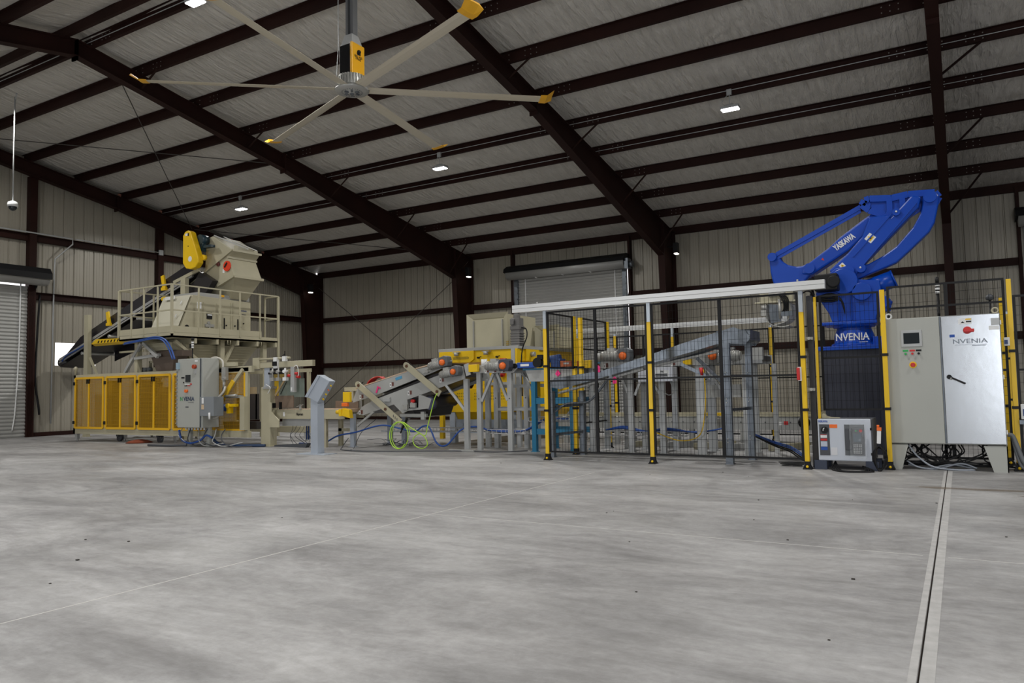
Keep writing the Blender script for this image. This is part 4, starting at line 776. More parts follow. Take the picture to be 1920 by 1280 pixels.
# ================================================================ SHORT LEVEL CONVEYOR WITH DRIVE
sc = thing('belt_conveyor', 'short raised grey belt conveyor with orange-capped drive before the yellow machine', 'conveyor', (-7.2, 11.8, 0))
for y in (11.5, 12.2): m = MB(); m.prism([(-7.66, 1.40), (-7.66, 1.54), (-6.72, 1.55), (-6.72, 1.46), (-6.80, 1.385)], 'y', y, y + .02); m.done('side_plate', LGREY, sc)
m = MB(); m.box(-7.64, -6.76, 11.53, 12.19, 1.44, 1.53); m.done('belt', RUB, sc)
m = MB(); m.box(-7.69, -7.50, 11.40, 11.48, 1.42, 1.555); m.done('yellow_guard', YEL, sc, .005)
m = MB(); m.bar((-7.75, 11.42, 1.57), (-7.70, 11.42, 1.36), .02, .1); m.done('end_plate', GREYP, sc)
gearmotor(sc, -6.90, 1.515, 11.43, 1.05, 0, mat('navy gearbox', (.05, .055, .075), .45)); m = MB(); m.cyl((-7.36, 11.42, 1.52), (-7.36, 11.42, 1.64), .055, n=16); m.done('canister', WHT, sc)
m = MB(); m.box(-6.98, -6.86, 11.34, 11.38, 1.61, 1.64); m.done('red_switch', REDP, sc)
for x in (-7.36, -7.20, -7.02): flag(sc, x, 1.435, 11.498, .075)
m = MB(); m.box(-7.40, -7.28, 11.495, 11.499, 1.485, 1.515); m.done('blue_label', MATS['label blue'], sc)
for x in (-7.60, -6.95):
    for y in (11.52, 12.1): m = MB(); m.box(x, x + .09, y, y + .07, .0, 1.40); m.mi = 1; m.cyl((x + .045, y - .004, .93), (x + .045, y, .93), .012, n=8); m.done('leg', [LGREY, DGREY], sc)
m = MB(); m.bar((-7.24, 11.54, 1.38), (-7.50, 11.54, .88), .045); m.done('brace', LGREY, sc); m = MB(); m.bar((-7.16, 11.54, 1.38), (-6.95, 11.54, .90), .045); m.done('brace', LGREY, sc)
for x in (-7.86,):
    for y in (11.48, 12.2): m = MB(); m.box(x, x + .095, y, y + .07, 0, 1.30); m.done('leg', LGREY, fl)
m = MB(); m.bar((-7.55, 12.13, .72), (-6.5, 12.13, .72), .05); m.done('lower_tie', LGREY, sc)
# extra grey support frame behind it
sf = thing('support_frame', 'grey steel support frame standing between the short conveyor and the yellow machine', 'frame', (-7.0, 12.5, 0))
for x, y in ((-7.72, 12.35), (-7.25, 12.35), (-6.85, 12.35), (-6.60, 12.42)): m = MB(); m.box(x, x + .08, y, y + .07, 0, 1.45); m.done('leg', LGREY, sf)
m = MB(); m.box(-7.72, -6.55, 12.36, 12.41, .68, .76); m.done('cross_rail', LGREY, sf); m = MB(); m.box(-7.72, -6.55, 12.36, 12.41, 1.12, 1.18); m.done('cross_rail', LGREY, sf); m = MB(); m.bar((-6.90, 12.0, 1.38), (-6.55, 11.98, .85), .045); m.done('brace', LGREY, sf)
# ================================================================ TEAL REJECT TABLE
m = MB(); m.box(-8.9, -7.3, 12.72, 12.76, .30, .50); m.box(-8.8, -8.72, 12.7, 12.72, .36, .42); m.done('low_beam', PEDG, sf)
tt = thing('reject_table', 'teal blue steel stand with blue pusher left of the fenced cell', 'machine', (-6.1, 11.9, 0))
m = MB(); m.box(-6.64, -5.58, 11.55, 12.35, 1.42, 1.45); m.done('table_top', TEAL, tt, .004)
for x, y in ((-6.46, 11.52), (-5.72, 11.52), (-6.46, 12.3), (-5.72, 12.3)): m = MB(); m.box(x, x + .08, y, y + .08, 0, 1.22); m.box(x - .02, x + .1, y - .02, y + .1, 0, .012); m.done('leg', TEAL, tt)
for z in (.30, .83):
    for y in (11.54, 12.32): m = MB(); m.box(-6.38, -5.72, y, y + .04, z, z + .1); m.done('cross_rail', TEAL, tt)
m = MB(); m.hull(m.rect(-6.50, -5.62, 11.55, 12.3, 1.22), m.rect(-6.58, -5.58, 11.55, 12.3, 1.42)); m.done('chute_tray', GREYP, tt)
m = MB(); m.box(-6.72, -6.36, 11.50, 11.56, 1.46, 1.56); m.done('side_unit', MATS['sticker blue'], tt, .006); m = MB(); m.box(-6.65, -6.48, 11.495, 11.5, 1.49, 1.53); m.done('label', WHT, tt)
m = MB(); m.cyl((-6.76, 11.48, 1.50), (-6.76, 11.55, 1.50), .045, n=16); m.done('pulley', BLK, tt); m = MB(); m.cyl((-6.30, 11.46, 1.545), (-6.30, 11.56, 1.545), .085, n=20); m.box(-6.30, -6.2, 11.47, 11.6, 1.6, 1.68); m.done('pulley', BLK, tt)
m = MB(); m.box(-6.05, -5.86, 11.5, 11.7, 1.45, 1.6); m.cyl((-6.12, 11.58, 1.6), (-5.9, 11.58, 1.62), .06, n=16); m.done('motor', BLUED, tt, .01)
m = MB(); m.box(-5.88, -5.66, 11.5, 11.8, 1.46, 1.56); m.done('orange_unit', mat('brick orange', (.40, .10, .03), .5), tt); m = MB(); m.box(-5.8, -5.70, 11.495, 11.5, 1.50, 1.53); m.done('label', LGREY, tt)
m = MB(); m.prism([(-5.97, 1.34), (-5.92, 1.41), (-5.87, 1.34), (-5.92, 1.29)], 'y', 11.50, 11.52); m.done('pink_tag', PINK, tt)
m = MB(); m.box(-6.55, -6.48, 11.7, 11.9, .95, 1.42); m.done('yellow_plate', YEL, tt)
# ================================================================ YELLOW BULK MACHINE
ym = thing('bulk_bagging_machine', 'large yellow machine with square hopper necks behind the conveyors', 'machine', (-8.4, 14.2, 0))
X0, X1, Y0, Y1 = -9.42, -7.58, 13.0, 15.7
perf = mat('perforated yellow', (.40, .27, .01), .6, bump=(60, .5))
m = MB(); m.box(X0, X1, Y0, Y1, 1.66, 1.90); m.done('upper_box', YEL, ym, .004); m = MB(); m.box(X0 - .09, X1 + .03, Y0 - .03, Y1 + .05, 1.90, 1.965); m.done('top_frame', GREYP, ym, .004)
m = MB(); m.prism([(X0 - .06, 1.9), (X0 - .06, 1.68), (-8.70, 1.66), (-8.6, 1.72), (-8.6, 1.9)], 'y', Y0 - .05, Y0); m.done('front_plate', YEL, ym, .004)
m = MB(); m.box(-9.12, -8.72, Y0 - .056, Y0 - .05, 1.735, 1.775); 
for k in range(12): m.box(-9.12 + k * .033, -9.104 + k * .033, Y0 - .058, Y0 - .05, 1.73, 1.785)
m.done('slot_vents', perf, ym)
for x in (-9.0, -8.27): m = MB(); m.cyl((x, Y0 - .10, 1.80), (x, Y0 - .10, 1.87), .05, n=14); m.box(x - .08, x + .08, Y0 - .12, Y0 - .02, 1.865, 1.88); m.done('air_bellow', SIL, ym)
for x in (-8.5, -8.05): m = MB(); m.bar((x, Y0 - .05, 1.75), (x + .09, Y0 - .06, 1.77), .015, .015); m.cyl((x, Y0 - .06, 1.75), (x, Y0, 1.75), .02, n=8); m.done('latch', BLK, ym)
m = MB(); m.box(X1 - .02, X1 + .02, Y0 - .06, Y0 + .06, .0, 1.9); m.done('corner_post', YEL, ym)
m = MB(); m.box(X1 - .12, X1 - .03, Y0 - .055, Y0, .66, 1.9); m.done('corner_strip', LGREY, ym)
m = MB(); m.cyl((X1 + .03, Y0 + .5, 1.80), (X1 + .12, Y0 + .5, 1.80), .05, n=14); m.done('air_bellow', SIL, ym); m = MB(); m.box(X1, X1 + .03, Y0 + .3, Y0 + .85, 1.66, 1.9); m.done('side_plate', YEL, ym)
m = MB(); m.box(X0, X1, Y0, Y1, .64, 1.12); lb = m.done('lower_box', YEL, ym, .004)
for (a, b_) in ((-9.05, -8.72), (-8.62, -8.1), (-8.02, -7.70)):
    m = MB()
    for k in range(int((b_ - a) / .05)):
        for z in (.90, .96, 1.02): m.cyl((a + k * .05, Y0 - .002, z), (a + k * .05, Y0 + .01, z), .017, n=8)
    m.done('perforation', perf, lb)
m = MB(); m.box(X0 + .02, X1 - .02, Y0 - .01, Y0, .64, .78); m.done('lower_band', YEL, ym)
m = MB(); m.box(X0 - .06, X0 + .03, Y0 - .06, Y0 + .02, .08, 1.12); m.done('corner_bar', YEL, ym); m = MB(); m.cyl((X0 - .02, Y0 - .1, 1.12), (X0 + .14, Y0 - .1, 1.17), .03, n=10); m.done('orange_pipe', ORG, ym)
for x, y in ((-9.26, 13.0), (-7.72, 13.0), (-9.26, 15.5), (-7.72, 15.5)): m = MB(); m.box(x, x + .13, y, y + .12, 0, .7); m.done('leg', PEDG, ym)
m = MB(); m.hull(m.rect(-9.1, -7.8, 13.15, 15.4, .42), m.rect(-9.3, -7.65, 13.02, 15.5, .64)); m.done('lower_hopper', YEL, ym)
m = MB(); m.prism([(-8.72, 1.12), (-8.5, 1.45), (-8.3, 1.66), (-7.62, 1.66), (-7.62, 1.12)], 'y', 13.05, 15.2); m.done('middle_hopper', YEL, ym)
m = MB(); m.box(-8.35, -7.7, 13.02, 13.05, 1.18, 1.24); m.done('cross_rail', LGREY, ym)
m = MB(); m.cyl((-8.0, 12.97, 1.40), (-7.88, 12.97, 1.40), .045, n=12); m.cyl((-7.94, 12.97, 1.34), (-7.94, 12.97, 1.48), .03, n=12); m.done('red_valve', REDP, ym)
# square necks: open frames with a recessed panel
def neck(x0, x1, y0, y1, z0, z1, nm):
    m = MB(); m.box(x0 + .10, x1 - .10, y0 + .06, y0 + .08, z0, z1 - .12); q = m.done('neck_panel', BEIGE, ym)
    m = MB(); m.hull([(x0, y0, z0), (x0 + .12, y0 + .06, z0), (x0 + .12, y0 + .08, z0), (x0, y0 + .02, z0)], [(x0, y0, z1), (x0 + .12, y0 + .06, z1 - .10), (x0 + .12, y0 + .08, z1 - .10), (x0, y0 + .02, z1)])
    m.hull([(x1 - .12, y0 + .06, z0), (x1, y0, z0), (x1, y0 + .02, z0), (x1 - .12, y0 + .08, z0)], [(x1 - .12, y0 + .06, z1 - .10), (x1, y0, z1), (x1, y0 + .02, z1), (x1 - .12, y0 + .08, z1 - .10)])
    m.hull([(x0 + .12, y0 + .06, z1 - .10), (x1 - .12, y0 + .06, z1 - .10), (x1 - .12, y0 + .08, z1 - .12), (x0 + .12, y0 + .08, z1 - .12)], [(x0, y0, z1), (x1, y0, z1), (x1, y0 + .02, z1), (x0, y0 + .02, z1)])
    m.done('neck_frame', BEIGE, q)
    m = MB(); m.box(x0 + .14, x0 + .16, y0 + .02, y0 + .06, z0, z1 - .14); m.box(x1 - .16, x1 - .14, y0 + .02, y0 + .06, z0, z1 - .14); m.done('seam', SIL, q)
    m = MB(); m.box(x0 + .02, x0 + .04, y0 + .03, y1, z0, z1 - .04); m.box(x1 - .04, x1 - .02, y0 + .03, y1, z0, z1 - .04); m.box(x0 + .02, x1 - .02, y1, y1 + .02, z0, z1 - .04); m.done('neck_side', BEIGE, q)
neck(-8.93, -7.92, 13.2, 14.4, 1.96, 2.68, 'a'); neck(-7.9, -7.30, 14.3, 15.4, 1.96, 2.45, 'b'); neck(-9.30, -8.96, 14.0, 15.2, 1.96, 2.52, 'c')
m = MB(); m.box(X1 - .16, X1 + .04, 13.02, 13.2, 1.965, 2.52)
for k in range(5): m.box(X1 - .18, X1 + .06, 13.01, 13.21, 2.0 + k * .05, 2.02 + k * .05)
m.cyl((X1 - .06, 13.1, 2.5), (X1 - .06, 13.1, 2.60), .07, n=14); m.box(X1 - .17, X1 + .05, 13.0, 13.22, 2.28, 2.36); m.box(X1 - .15, X1 - .06, 12.97, 13.0, 2.38, 2.5); m.done('screw_drive', mat('grey drive', (.17, .165, .16), .5, bump=(14, .2)), ym, .01)
m = MB(); m.tube(spline([(X1 + .05, 13.1, 2.32), (X1 + .18, 13.05, 2.28), (X1 + .22, 13.0, 2.12), (X1 + .12, 13.0, 1.9), (X1 + .1, 12.97, 1.6), (X1 + .12, 12.95, .95)]), .014, 6); m.done('drive_cable', BLK, ym)
m = MB()
for k in range(3): m.cyl((X1 - .26, 13.0, 1.98 + k * .035), (X1 - .20, 13.0, 1.98 + k * .035), .012, n=8)
m.done('fittings', mat('brass', (.5, .36, .1), .35, .7), ym)
# ================================================================ WIRE CABLE TRAY and hoses along the line
def tray(x0, x1, y, z, lab, w_=.22):
    m = MB(); n = int((x1 - x0) / .09)
    for yy, zz in ((y, z), (y, z + .07), (y + w_, z), (y + w_, z + .07), (y + w_ / 2, z)): m.cyl((x0, yy, zz), (x1, yy, zz), .0055, n=4)
    for i in range(n + 1):
        x = x0 + (x1 - x0) * i / n; m.tube([(x, y, z + .07), (x, y, z), (x, y + w_, z), (x, y + w_, z + .07)], .0055, 4)
    o = tag(m.done('cable_tray', mat('zinc wire', (.5, .5, .5), .4, .6)), lab, 'cable tray', 'wire cable trays along the line')
    return o
tray(-10.45, -7.95, 12.42, .27, 'long wire cable tray under the inclined conveyor'); tray(-7.45, -6.65, 11.62, .30, 'short wire cable tray between the legs under the drive'); tray(-6.62, -5.8, 11.7, .52, 'wire cable tray through the teal stand'); tray(-5.3, -3.9, 12.0, .27, 'wire cable tray under the conveyor inside the cell')
m = MB(); 
for k in range(4): m.tube(spline([(-7.5, 11.66 + k * .04, .36), (-7.1, 11.68 + k * .04, .33 + .01 * k), (-6.7, 11.7 + k * .03, .36), (-6.3, 11.72 + k * .03, .56), (-5.9, 11.74 + k * .03, .56)]), .014, 6)
tag(m.done('cable_bundle', BCAB), 'bundle of blue cables lying in the short cable trays', 'cables')
m = MB(); m.tube(spline([(-12.2, 11.6, .03), (-11.4, 11.45, .05), (-10.9, 11.4, .22), (-10.4, 11.38, .30), (-9.75, 11.4, .44), (-9.2, 11.42, .36), (-8.95, 11.42, .33), (-8.75, 11.42, .43), (-8.60, 11.42, .40), (-8.42, 11.4, .12), (-8.2, 11.4, .09), (-7.95, 11.5, .36), (-7.7, 11.6, .42), (-7.45, 11.66, .36)]), .016, 7)
tag(m.done('hose', BCAB), 'thick blue hose sagging along the legs of the inclined conveyor', 'hose')
m = MB(); m.tube([(-9.12 + .21 * math.cos(t), 11.22 - .002 * i, .27 + .25 * math.sin(t)) for i, t in enumerate([2 * PI * k / 28 for k in range(54)])], .009, 6)
m.tube(spline([(-9.05, 11.22, .51), (-8.85, 11.2, .40), (-8.60, 11.25, .25), (-8.53, 11.25, .10), (-8.65, 11.25, .03), (-8.82, 11.25, .08), (-8.86, 11.25, .2), (-8.74, 11.27, .3), (-8.6, 11.28, .27), (-8.55, 11.3, .45), (-8.42, 11.32, .9), (-8.36, 11.35, 1.05)]), .009, 6)
tag(m.done('air_hose', LIME), 'bright lime air hose hanging in loops under the inclined conveyor', 'hose')
m = MB(); m.bar((-9.17, 11.3, .37), (-9.02, 11.28, .58), .03, .03); m.cyl((-9.2, 11.3, .3), (-9.15, 11.3, .4), .014, n=8); m.done('x', BLK) if False else tag(m.done('air_gun', BLK), 'black air gun at the top of the lime hose loop', 'tool')
def floor_cable(pts, r, M_, lab, nm='cable', cat='cable'): m = MB(); m.tube(spline([(x, y, max(z, r)) for x, y, z in pts]), r, 6); return tag(m.done(nm, M_), lab, cat)
floor_cable([(-10.9, 11.7, .15), (-10.6, 11.2, .0), (-10.1, 10.7, 0), (-9.4, 10.65, 0), (-8.4, 11.0, 0), (-7.7, 11.2, 0), (-7.0, 11.2, 0), (-6.6, 11.6, 0)], .009, DGREY, 'thin dark cable lying on the floor before the inclined conveyor')
floor_cable([(-10.3, 11.9, .55), (-10.35, 11.5, .3), (-10.2, 11.1, 0), (-10.0, 10.8, 0)], .006, DGREY, 'thin cable dropping from the lower end of the inclined conveyor')
rnd = random.Random(5)
m = MB()
for k in range(7):
    x = -10.5 + rnd.uniform(0, .9); pts = [(x + i * .12 + rnd.uniform(-.12, .12), 12.05 + rnd.uniform(-.2, .3), max(.012, rnd.uniform(-.1, .12))) for i in range(7)]; m.tube(spline(pts, 5), .005, 4)
tag(m.done('wire_tangle', DGREY), 'loose tangle of thin wires on the floor under the inclined conveyor', 'wires', kind='stuff')
m = MB(); m.bar((-8.02, 11.25, .02), (-7.45, 11.2, .02), .07, .03); tag(m.done('steel_strip', GREYP), 'loose grey steel strip on the floor before the conveyor legs', 'strip')
# ================================================================ INSIDE THE CELL: second bag conveyor
cv = thing('belt_conveyor', 'long raised grey belt conveyor on paired legs inside the fenced cell', 'conveyor', (-4.0, 12.2, 0))
yv = 11.9
m = MB(); m.box(-5.62, -2.60, yv, yv + .02, 1.42, 1.56); m.box(-5.62, -2.60, yv + .72, yv + .74, 1.42, 1.56); m.done('side_plate', LGREY, cv)
m = MB(); m.box(-5.6, -2.62, yv + .03, yv + .71, 1.46, 1.54); m.done('belt', RUB, cv)
m = MB(); m.box(-2.78, -2.58, yv - .03, yv + .02, 1.47, 1.66); m.done('end_box', GREYP, cv)
for x0, x1 in ((-5.63, -5.45), (-3.82, -3.69)): m = MB(); m.box(x0, x1, yv - .09, yv - .01, 1.43, 1.565); m.done('yellow_guard', YEL, cv, .005)
gearmotor(cv, -4.80, 1.62, yv - .08, 1.1, 0); gearmotor(cv, -3.30, 1.54, yv - .1, 1.1, R(180), mat('gear grey b', (.22, .22, .21), .5))
m = MB(); m.cyl((-5.33, yv - .06, 1.61), (-5.15, yv - .06, 1.61), .07, n=16); m.done('canister', LGREY, cv)
m = MB(); m.box(-5.40, -5.3, yv - .004, yv, 1.50, 1.53); m.done('blue_label', MATS['label blue'], cv)
for x in (-5.36, -5.2, -4.02): flag(cv, x, 1.46, yv - .001, .075)
for i, x in enumerate((-5.54, -4.83, -4.27, -3.66, -2.92)):
    for y in (yv + .02, yv + .64): m = MB(); w_ = .14 if i == 3 else .09; m.box(x, x + w_, y, y + .07, 0, 1.42); m.box(x - .02, x + w_ + .02, y - .02, y + .09, 0, .012); m.done('leg', LGREY, cv)
for x in (-5.16, -4.50, -2.60): m = MB(); m.box(x, x + .07, yv + .64, yv + .70, 0, 1.42); m.done('leg', LGREY, cv)
for x0, x1 in ((-5.05, -5.45), (-5.0, -4.80), (-4.55, -4.25), (-4.5, -4.7), (-3.5, -3.2)): m = MB(); m.bar((x0, yv + .04, 1.40), (x1, yv + .04, .95), .04); m.done('brace', LGREY, cv)
m = MB(); m.box(-3.6, -2.95, yv + .05, yv + .1, .9, 1.1); m.done('lower_plate', GREYP, cv)
wb = thing('control_box', 'white control box with a small display hung under the cell conveyor', 'box', (-4.2, 11.6, 1.3))
m = MB(); m.box(-4.50, -3.92, 11.58, 11.80, 1.17, 1.40); m.done('box', mat('cool white', (.60, .62, .68), .4), wb, .006); m = MB(); m.box(-4.22, -3.98, 11.575, 11.58, 1.24, 1.35); m.done('display_plate', WHT, wb)
m = MB(); m.box(-4.2, -4.0, 11.572, 11.575, 1.275, 1.295); m.box(-4.2, -4.0, 11.572, 11.575, 1.25, 1.268); m.done('print_lines', DGREY, wb); text('780', (-4.09, 11.573, 1.325), .04, 'lettering', DGREY, wb, bold=.001)
m = MB(); m.bar((-4.25, 11.69, 1.4), (-4.25, 11.88, 1.44), .03); m.done('bracket', GREYP, wb)
m = MB(); m.tube(spline([(-4.0, 11.7, 1.17), (-3.95, 11.7, 1.0), (-4.05, 11.75, .95), (-4.15, 11.8, 1.0)]), .008, 5); m.done('cable', LGREY, wb)
# ================================================================ GALVANISED CHUTE
gc = thing('incline_chute', 'galvanised inclined conveyor on tall legs just behind the front fence', 'conveyor', (-4.1, 11.0, 0))
y0, y1 = 10.75, 11.35
side = [(-5.70, 1.12), (-5.60, 1.26), (-5.05, 1.32), (-4.73, 1.36), (-4.04, 1.55), (-3.49, 1.71), (-2.97, 1.85), (-2.73, 1.91), (-2.55, 1.84), (-2.52, 1.75), (-2.56, 1.66), (-2.70, 1.67), (-2.97, 1.68), (-3.40, 1.57), (-4.04, 1.42), (-4.7, 1.26), (-5.5, 1.08)]
for y in (y0, y1): m = MB(); m.prism(side, 'y', y, y + .012); m.done('side_plate', GALV, gc)
m = MB(); m.prism([(-5.6, 1.2), (-5.05, 1.27), (-4.04, 1.49), (-2.97, 1.79), (-2.7, 1.85), (-2.7, 1.75), (-2.97, 1.70), (-4.04, 1.44), (-5.4, 1.13)], 'y', y0 + .02, y1 - .01); m.done('chute_bed', GALV, gc)
m = MB()
for (x, z) in ((-4.62, 1.37), (-3.78, 1.61), (-2.95, 1.84)): m.bar((x, y0 - .006, z - .13), (x, y0 - .006, z + .02), .04, .008)
m.done('splice_plate', GALV, gc)
m = MB(); m.bar((-5.55, y0 + .08, 1.02), (-4.1, y0 + .08, 1.36), .10, .03); m.bar((-4.3, y0 + .12, 1.34), (-2.75, y0 + .12, 1.62), .08, .03); m.done('under_frame', GREYP, gc)
for x, y, w_ in ((-5.655, y0, .085), (-5.40, y1, .085), (-2.80, y0 - .15, .10), (-2.66, y1 - .05, .09), (-5.33, y0 + .05, .0)):
    if w_:
        m = MB(); m.profile((x, y, 0), (x, y, 1.05 if x < -4 else 1.68), [(-w_ / 2, -.04), (w_ / 2, -.04), (w_ / 2, -.032), (-w_ / 2 + .008, -.032), (-w_ / 2 + .008, .04), (-w_ / 2, .04)], up=(0, 1, 0)); m.box(x - w_ / 2 - .01, x + w_ / 2 + .01, y - .05, y + .05, 0, .01); q = m.done('leg', GALV, gc)
        m = MB()
        for z in (.30, .85, 1.22):
            if z < (1.05 if x < -4 else 1.6):
                for dz in (0, .05): m.cyl((x - .01, y - .042, z + dz), (x - .01, y - .055, z + dz), .01, n=6)
        m.done('leg_bolts', SIL, q)
for z in (.36, .80): m = MB(); m.bar((-5.63, y0, z), (-5.36, y1, z + .02), .012, .04); m.done('cross_tie', GALV, gc)
m = MB(); m.tube(spline([(-5.6, y0, .72), (-5.45, y0 + .1, .84), (-5.2, y0 + .1, .86), (-5.05, y0 + .1, .88), (-4.9, y0 + .1, 1.0), (-4.7, y0 + .1, 1.24)]), .018, 5); m.done('bent_brace', GALV, gc)
for z in (.75, 1.22): m = MB(); m.bar((-2.78, y0 - .1, z), (-2.64, y1 - .05, z), .012, .04); m.done('cross_tie', GALV, gc)
m = MB(); m.bar((-3.30, y0 + .1, 1.50), (-2.80, y0, 1.02), .012, .05); m.done('knee_brace', GALV, gc); m = MB(); m.bar((-3.55, y0 + .1, 1.42), (-3.1, y0 + .1, 1.2), .012, .05); m.done('knee_brace', GALV, gc)
m = MB(); m.box(-2.60, -2.50, y0 + .02, y1, 1.72, 1.86); m.cyl((-2.56, y0 - .02, 1.75), (-2.56, y1 + .02, 1.75), .06, n=16); m.done('end_roller', GALV, gc)
for x, z in ((-4.82, 1.38), (-4.55, 1.20)): m = MB(); m.prism([(x - .03, z - .05), (x + .03, z - .05), (x + .035, z + .03), (x, z + .06), (x - .03, z + .03)], 'y', y0 - .02, y0 - .012); m.done('pink_tag', PINK, gc)
m = MB(); m.cyl((-3.20, y0 - .03, 1.35), (-3.19, y0 - .03, 1.24), .03, .022, n=10); m.done('red_tag', REDP, gc)
# ================================================================ LOW CHAIN CONVEYOR AT THE BACK OF THE CELL
lc = thing('chain_conveyor', 'long low grey pallet conveyor on short legs at the back of the cell', 'conveyor', (-4.5, 13.9, 0))
for y in (13.6, 14.5): m = MB(); m.box(-7.1, -1.9, y, y + .04, .30, .52); m.done('side_rail', GREYP, lc)
m = MB(); m.box(-7.1, -1.9, 13.58, 13.66, .53, .57); m.box(-7.1, -1.9, 14.48, 14.56, .53, .57); m.done('top_rail', BEIGE, lc)
for k in range(26):
    x = -7.0 + k * .2; m = MB(); m.cyl((x, 13.66, .50), (x, 14.48, .50), .03, n=10); m.done('roller', SIL, lc)
for x in (-6.9, -5.8, -4.6, -3.4, -2.2):
    for y in (13.6, 14.46): m = MB(); m.box(x, x + .1, y, y + .08, 0, .30); m.done('leg', GREYP, lc)
m = MB()
for k in range(24): m.cyl((-6.95 + k * .21, 13.598, .43), (-6.95 + k * .21, 13.59, .43), .012, n=6)
m.done('bolt_row', DGREY, lc)
for x in (-6.3, -2.75): m = MB(); m.box(x, x + .07, 13.594, 13.598, .38, .44); m.mi = 1; m.box(x + .1, x + .17, 13.594, 13.598, .39, .45); m.done('warning_label', [WHT, REDP], lc)
m = MB(); m.lathe([(.02, -.06), (.09, -.05), (.09, -.02), (.10, 0)], (-2.32, 13.6, .43), 16, 'y'); m.done('bearing', BLK, lc)
m = MB(); m.box(-3.95, -3.55, 13.45, 13.52, .55, .60); m.done('yellow_plate', YEL, lc)
# flat beams stacked on the cell floor
for k in range(6):
    m = MB(); x = -5.2 + k * .62; m.bar((x, 12.75, .06), (x + .5, 13.45, .06), .07, .10); tag(m.done('steel_bar', GREYP if k % 2 else BEIGE), '%s flat steel bar on the cell floor, counting from the teal stand' % ['first', 'second', 'third', 'fourth', 'fifth', 'sixth'][k], 'steel bar', 'flat steel bars on the cell floor')
# cables in the cell
for k in range(4):
    floor_cable([(-2.83, 12.1, .33 - k * .01), (-2.42, 11.6, .25 - k * .02), (-2.16, 11.4, .20 - k * .025), (-1.96, 11.1, .14 - k * .03), (-1.80, 10.85 - k * .03, .04)], .010, BCAB if k < 2 else BLK, ['upper blue', 'lower blue', 'upper black', 'lower black'][k] + ' cable sloping down to the floor behind the switch post')
m = MB()
for k in range(3): m.tube([(-1.98 + (.13 + .02 * k) * math.cos(t), 10.58 + .05 * math.sin(t), .012 + .02 * k) for t in [2 * PI * i / 20 for i in range(21)]], .006, 5)
tag(m.done('cable_coil', BLK), 'small black cable coil on the floor behind the switch post', 'cable coil')
m = MB()
for k in range(5): m.tube(spline([(-5.3, 12.05 + k * .03, .36), (-5.0, 12.05 + k * .03, .40 + .02 * math.sin(k * 2)), (-4.6, 12.05 + k * .03, .34), (-4.2, 12.05 + k * .03, .38 + .02 * math.cos(k)), (-3.7, 12.05 + k * .03, .34), (-3.2, 12.1, .42)]), .012, 5)
tag(m.done('cable_bundle', BCAB), 'bundle of dark blue cables in the tray inside the cell', 'cables')
m = MB(); m.tube(spline([(-4.3, 11.8, .34), (-3.9, 11.8, .22), (-3.6, 11.82, .30), (-3.5, 11.82, .6), (-3.48, 11.84, 1.0), (-3.5, 11.85, 1.35)]), .009, 5); tag(m.done('cable', YEL), 'thin yellow cable running up a leg inside the cell', 'cable')
# cables under and beside the two-door cabinet and the controller
rnd = random.Random(11)
m = MB()
for k in range(26):
    x = -.62 + rnd.uniform(0, .85); m.tube(spline([(x, 10.95, .30), (x + rnd.uniform(-.12, .12), 10.9, .2), (x + rnd.uniform(-.25, .25), 10.85, .1), (x + rnd.uniform(-.4, .4), 10.85, .05 + rnd.uniform(0, .03)), (x + rnd.uniform(-.5, .5), 10.9, .04)], 5), .009, 5)
tag(m.done('cable_tangle', BLK), 'tangle of black cables hanging under the two-door cabinet', 'cables', kind='stuff')
GCAB = mat('grey cable', (.30, .33, .38), .4)
for k, pts in enumerate(([(-.60, 10.72, .30), (-.50, 10.70, .16), (-.34, 10.70, .04), (-.1, 10.70, 0), (.1, 10.74, 0)], [(-.63, 10.75, .1), (-.5, 10.72, .03), (-.3, 10.75, .0), (-.05, 10.78, .08), (.12, 10.78, .03)], [(-.62, 10.8, .05), (-.4, 10.8, .0), (-.15, 10.82, .06), (.08, 10.85, .02)])):
    floor_cable(pts, .011, GCAB, ['grey cable sweeping from the left cabinet leg across the gap', 'grey cable arching up between the cabinet legs', 'grey cable lying at the back of the cabinet gap'][k])
m = MB(); m.tube(spline([(.455, 10.8, .44), (.50, 10.8, .42), (.54, 10.78, .30), (.60, 10.76, .12), (.72, 10.74, .04)]), .026, 8); m.tube(spline([(.50, 10.8, .42), (.53, 10.8, .22), (.58, 10.79, .06), (.68, 10.8, .03)]), .02, 8); tag(m.done('flexible_conduit', mat('conduit grey', (.14, .15, .16), .5)), 'grey flexible conduit curving out of the right side of the tall cabinet', 'conduit')
m = MB()
for k in range(5): m.tube([(-.90 + (.05 + .008 * k) * math.cos(t), 10.30 + k * .012, .16 + (.15 - .006 * k) * math.sin(t)) for t in [2 * PI * i / 24 for i in range(25)]], .009, 5)
tag(m.done('cable_coil', BLK), 'black cable coil hanging between the white controller and the tall cabinet', 'cable coil')
m = MB()
for k in range(4): m.tube(spline([(-1.42, 10.42, .1), (-1.35 - .03 * k, 10.25, .015), (-1.25, 10.12 - .02 * k, .012), (-1.05 + .03 * k, 10.18, .012), (-1.1, 10.38, .05)]), .009, 5)
tag(m.done('floor_cable', BLK), 'loops of black cable spilling out under the white controller', 'cable')
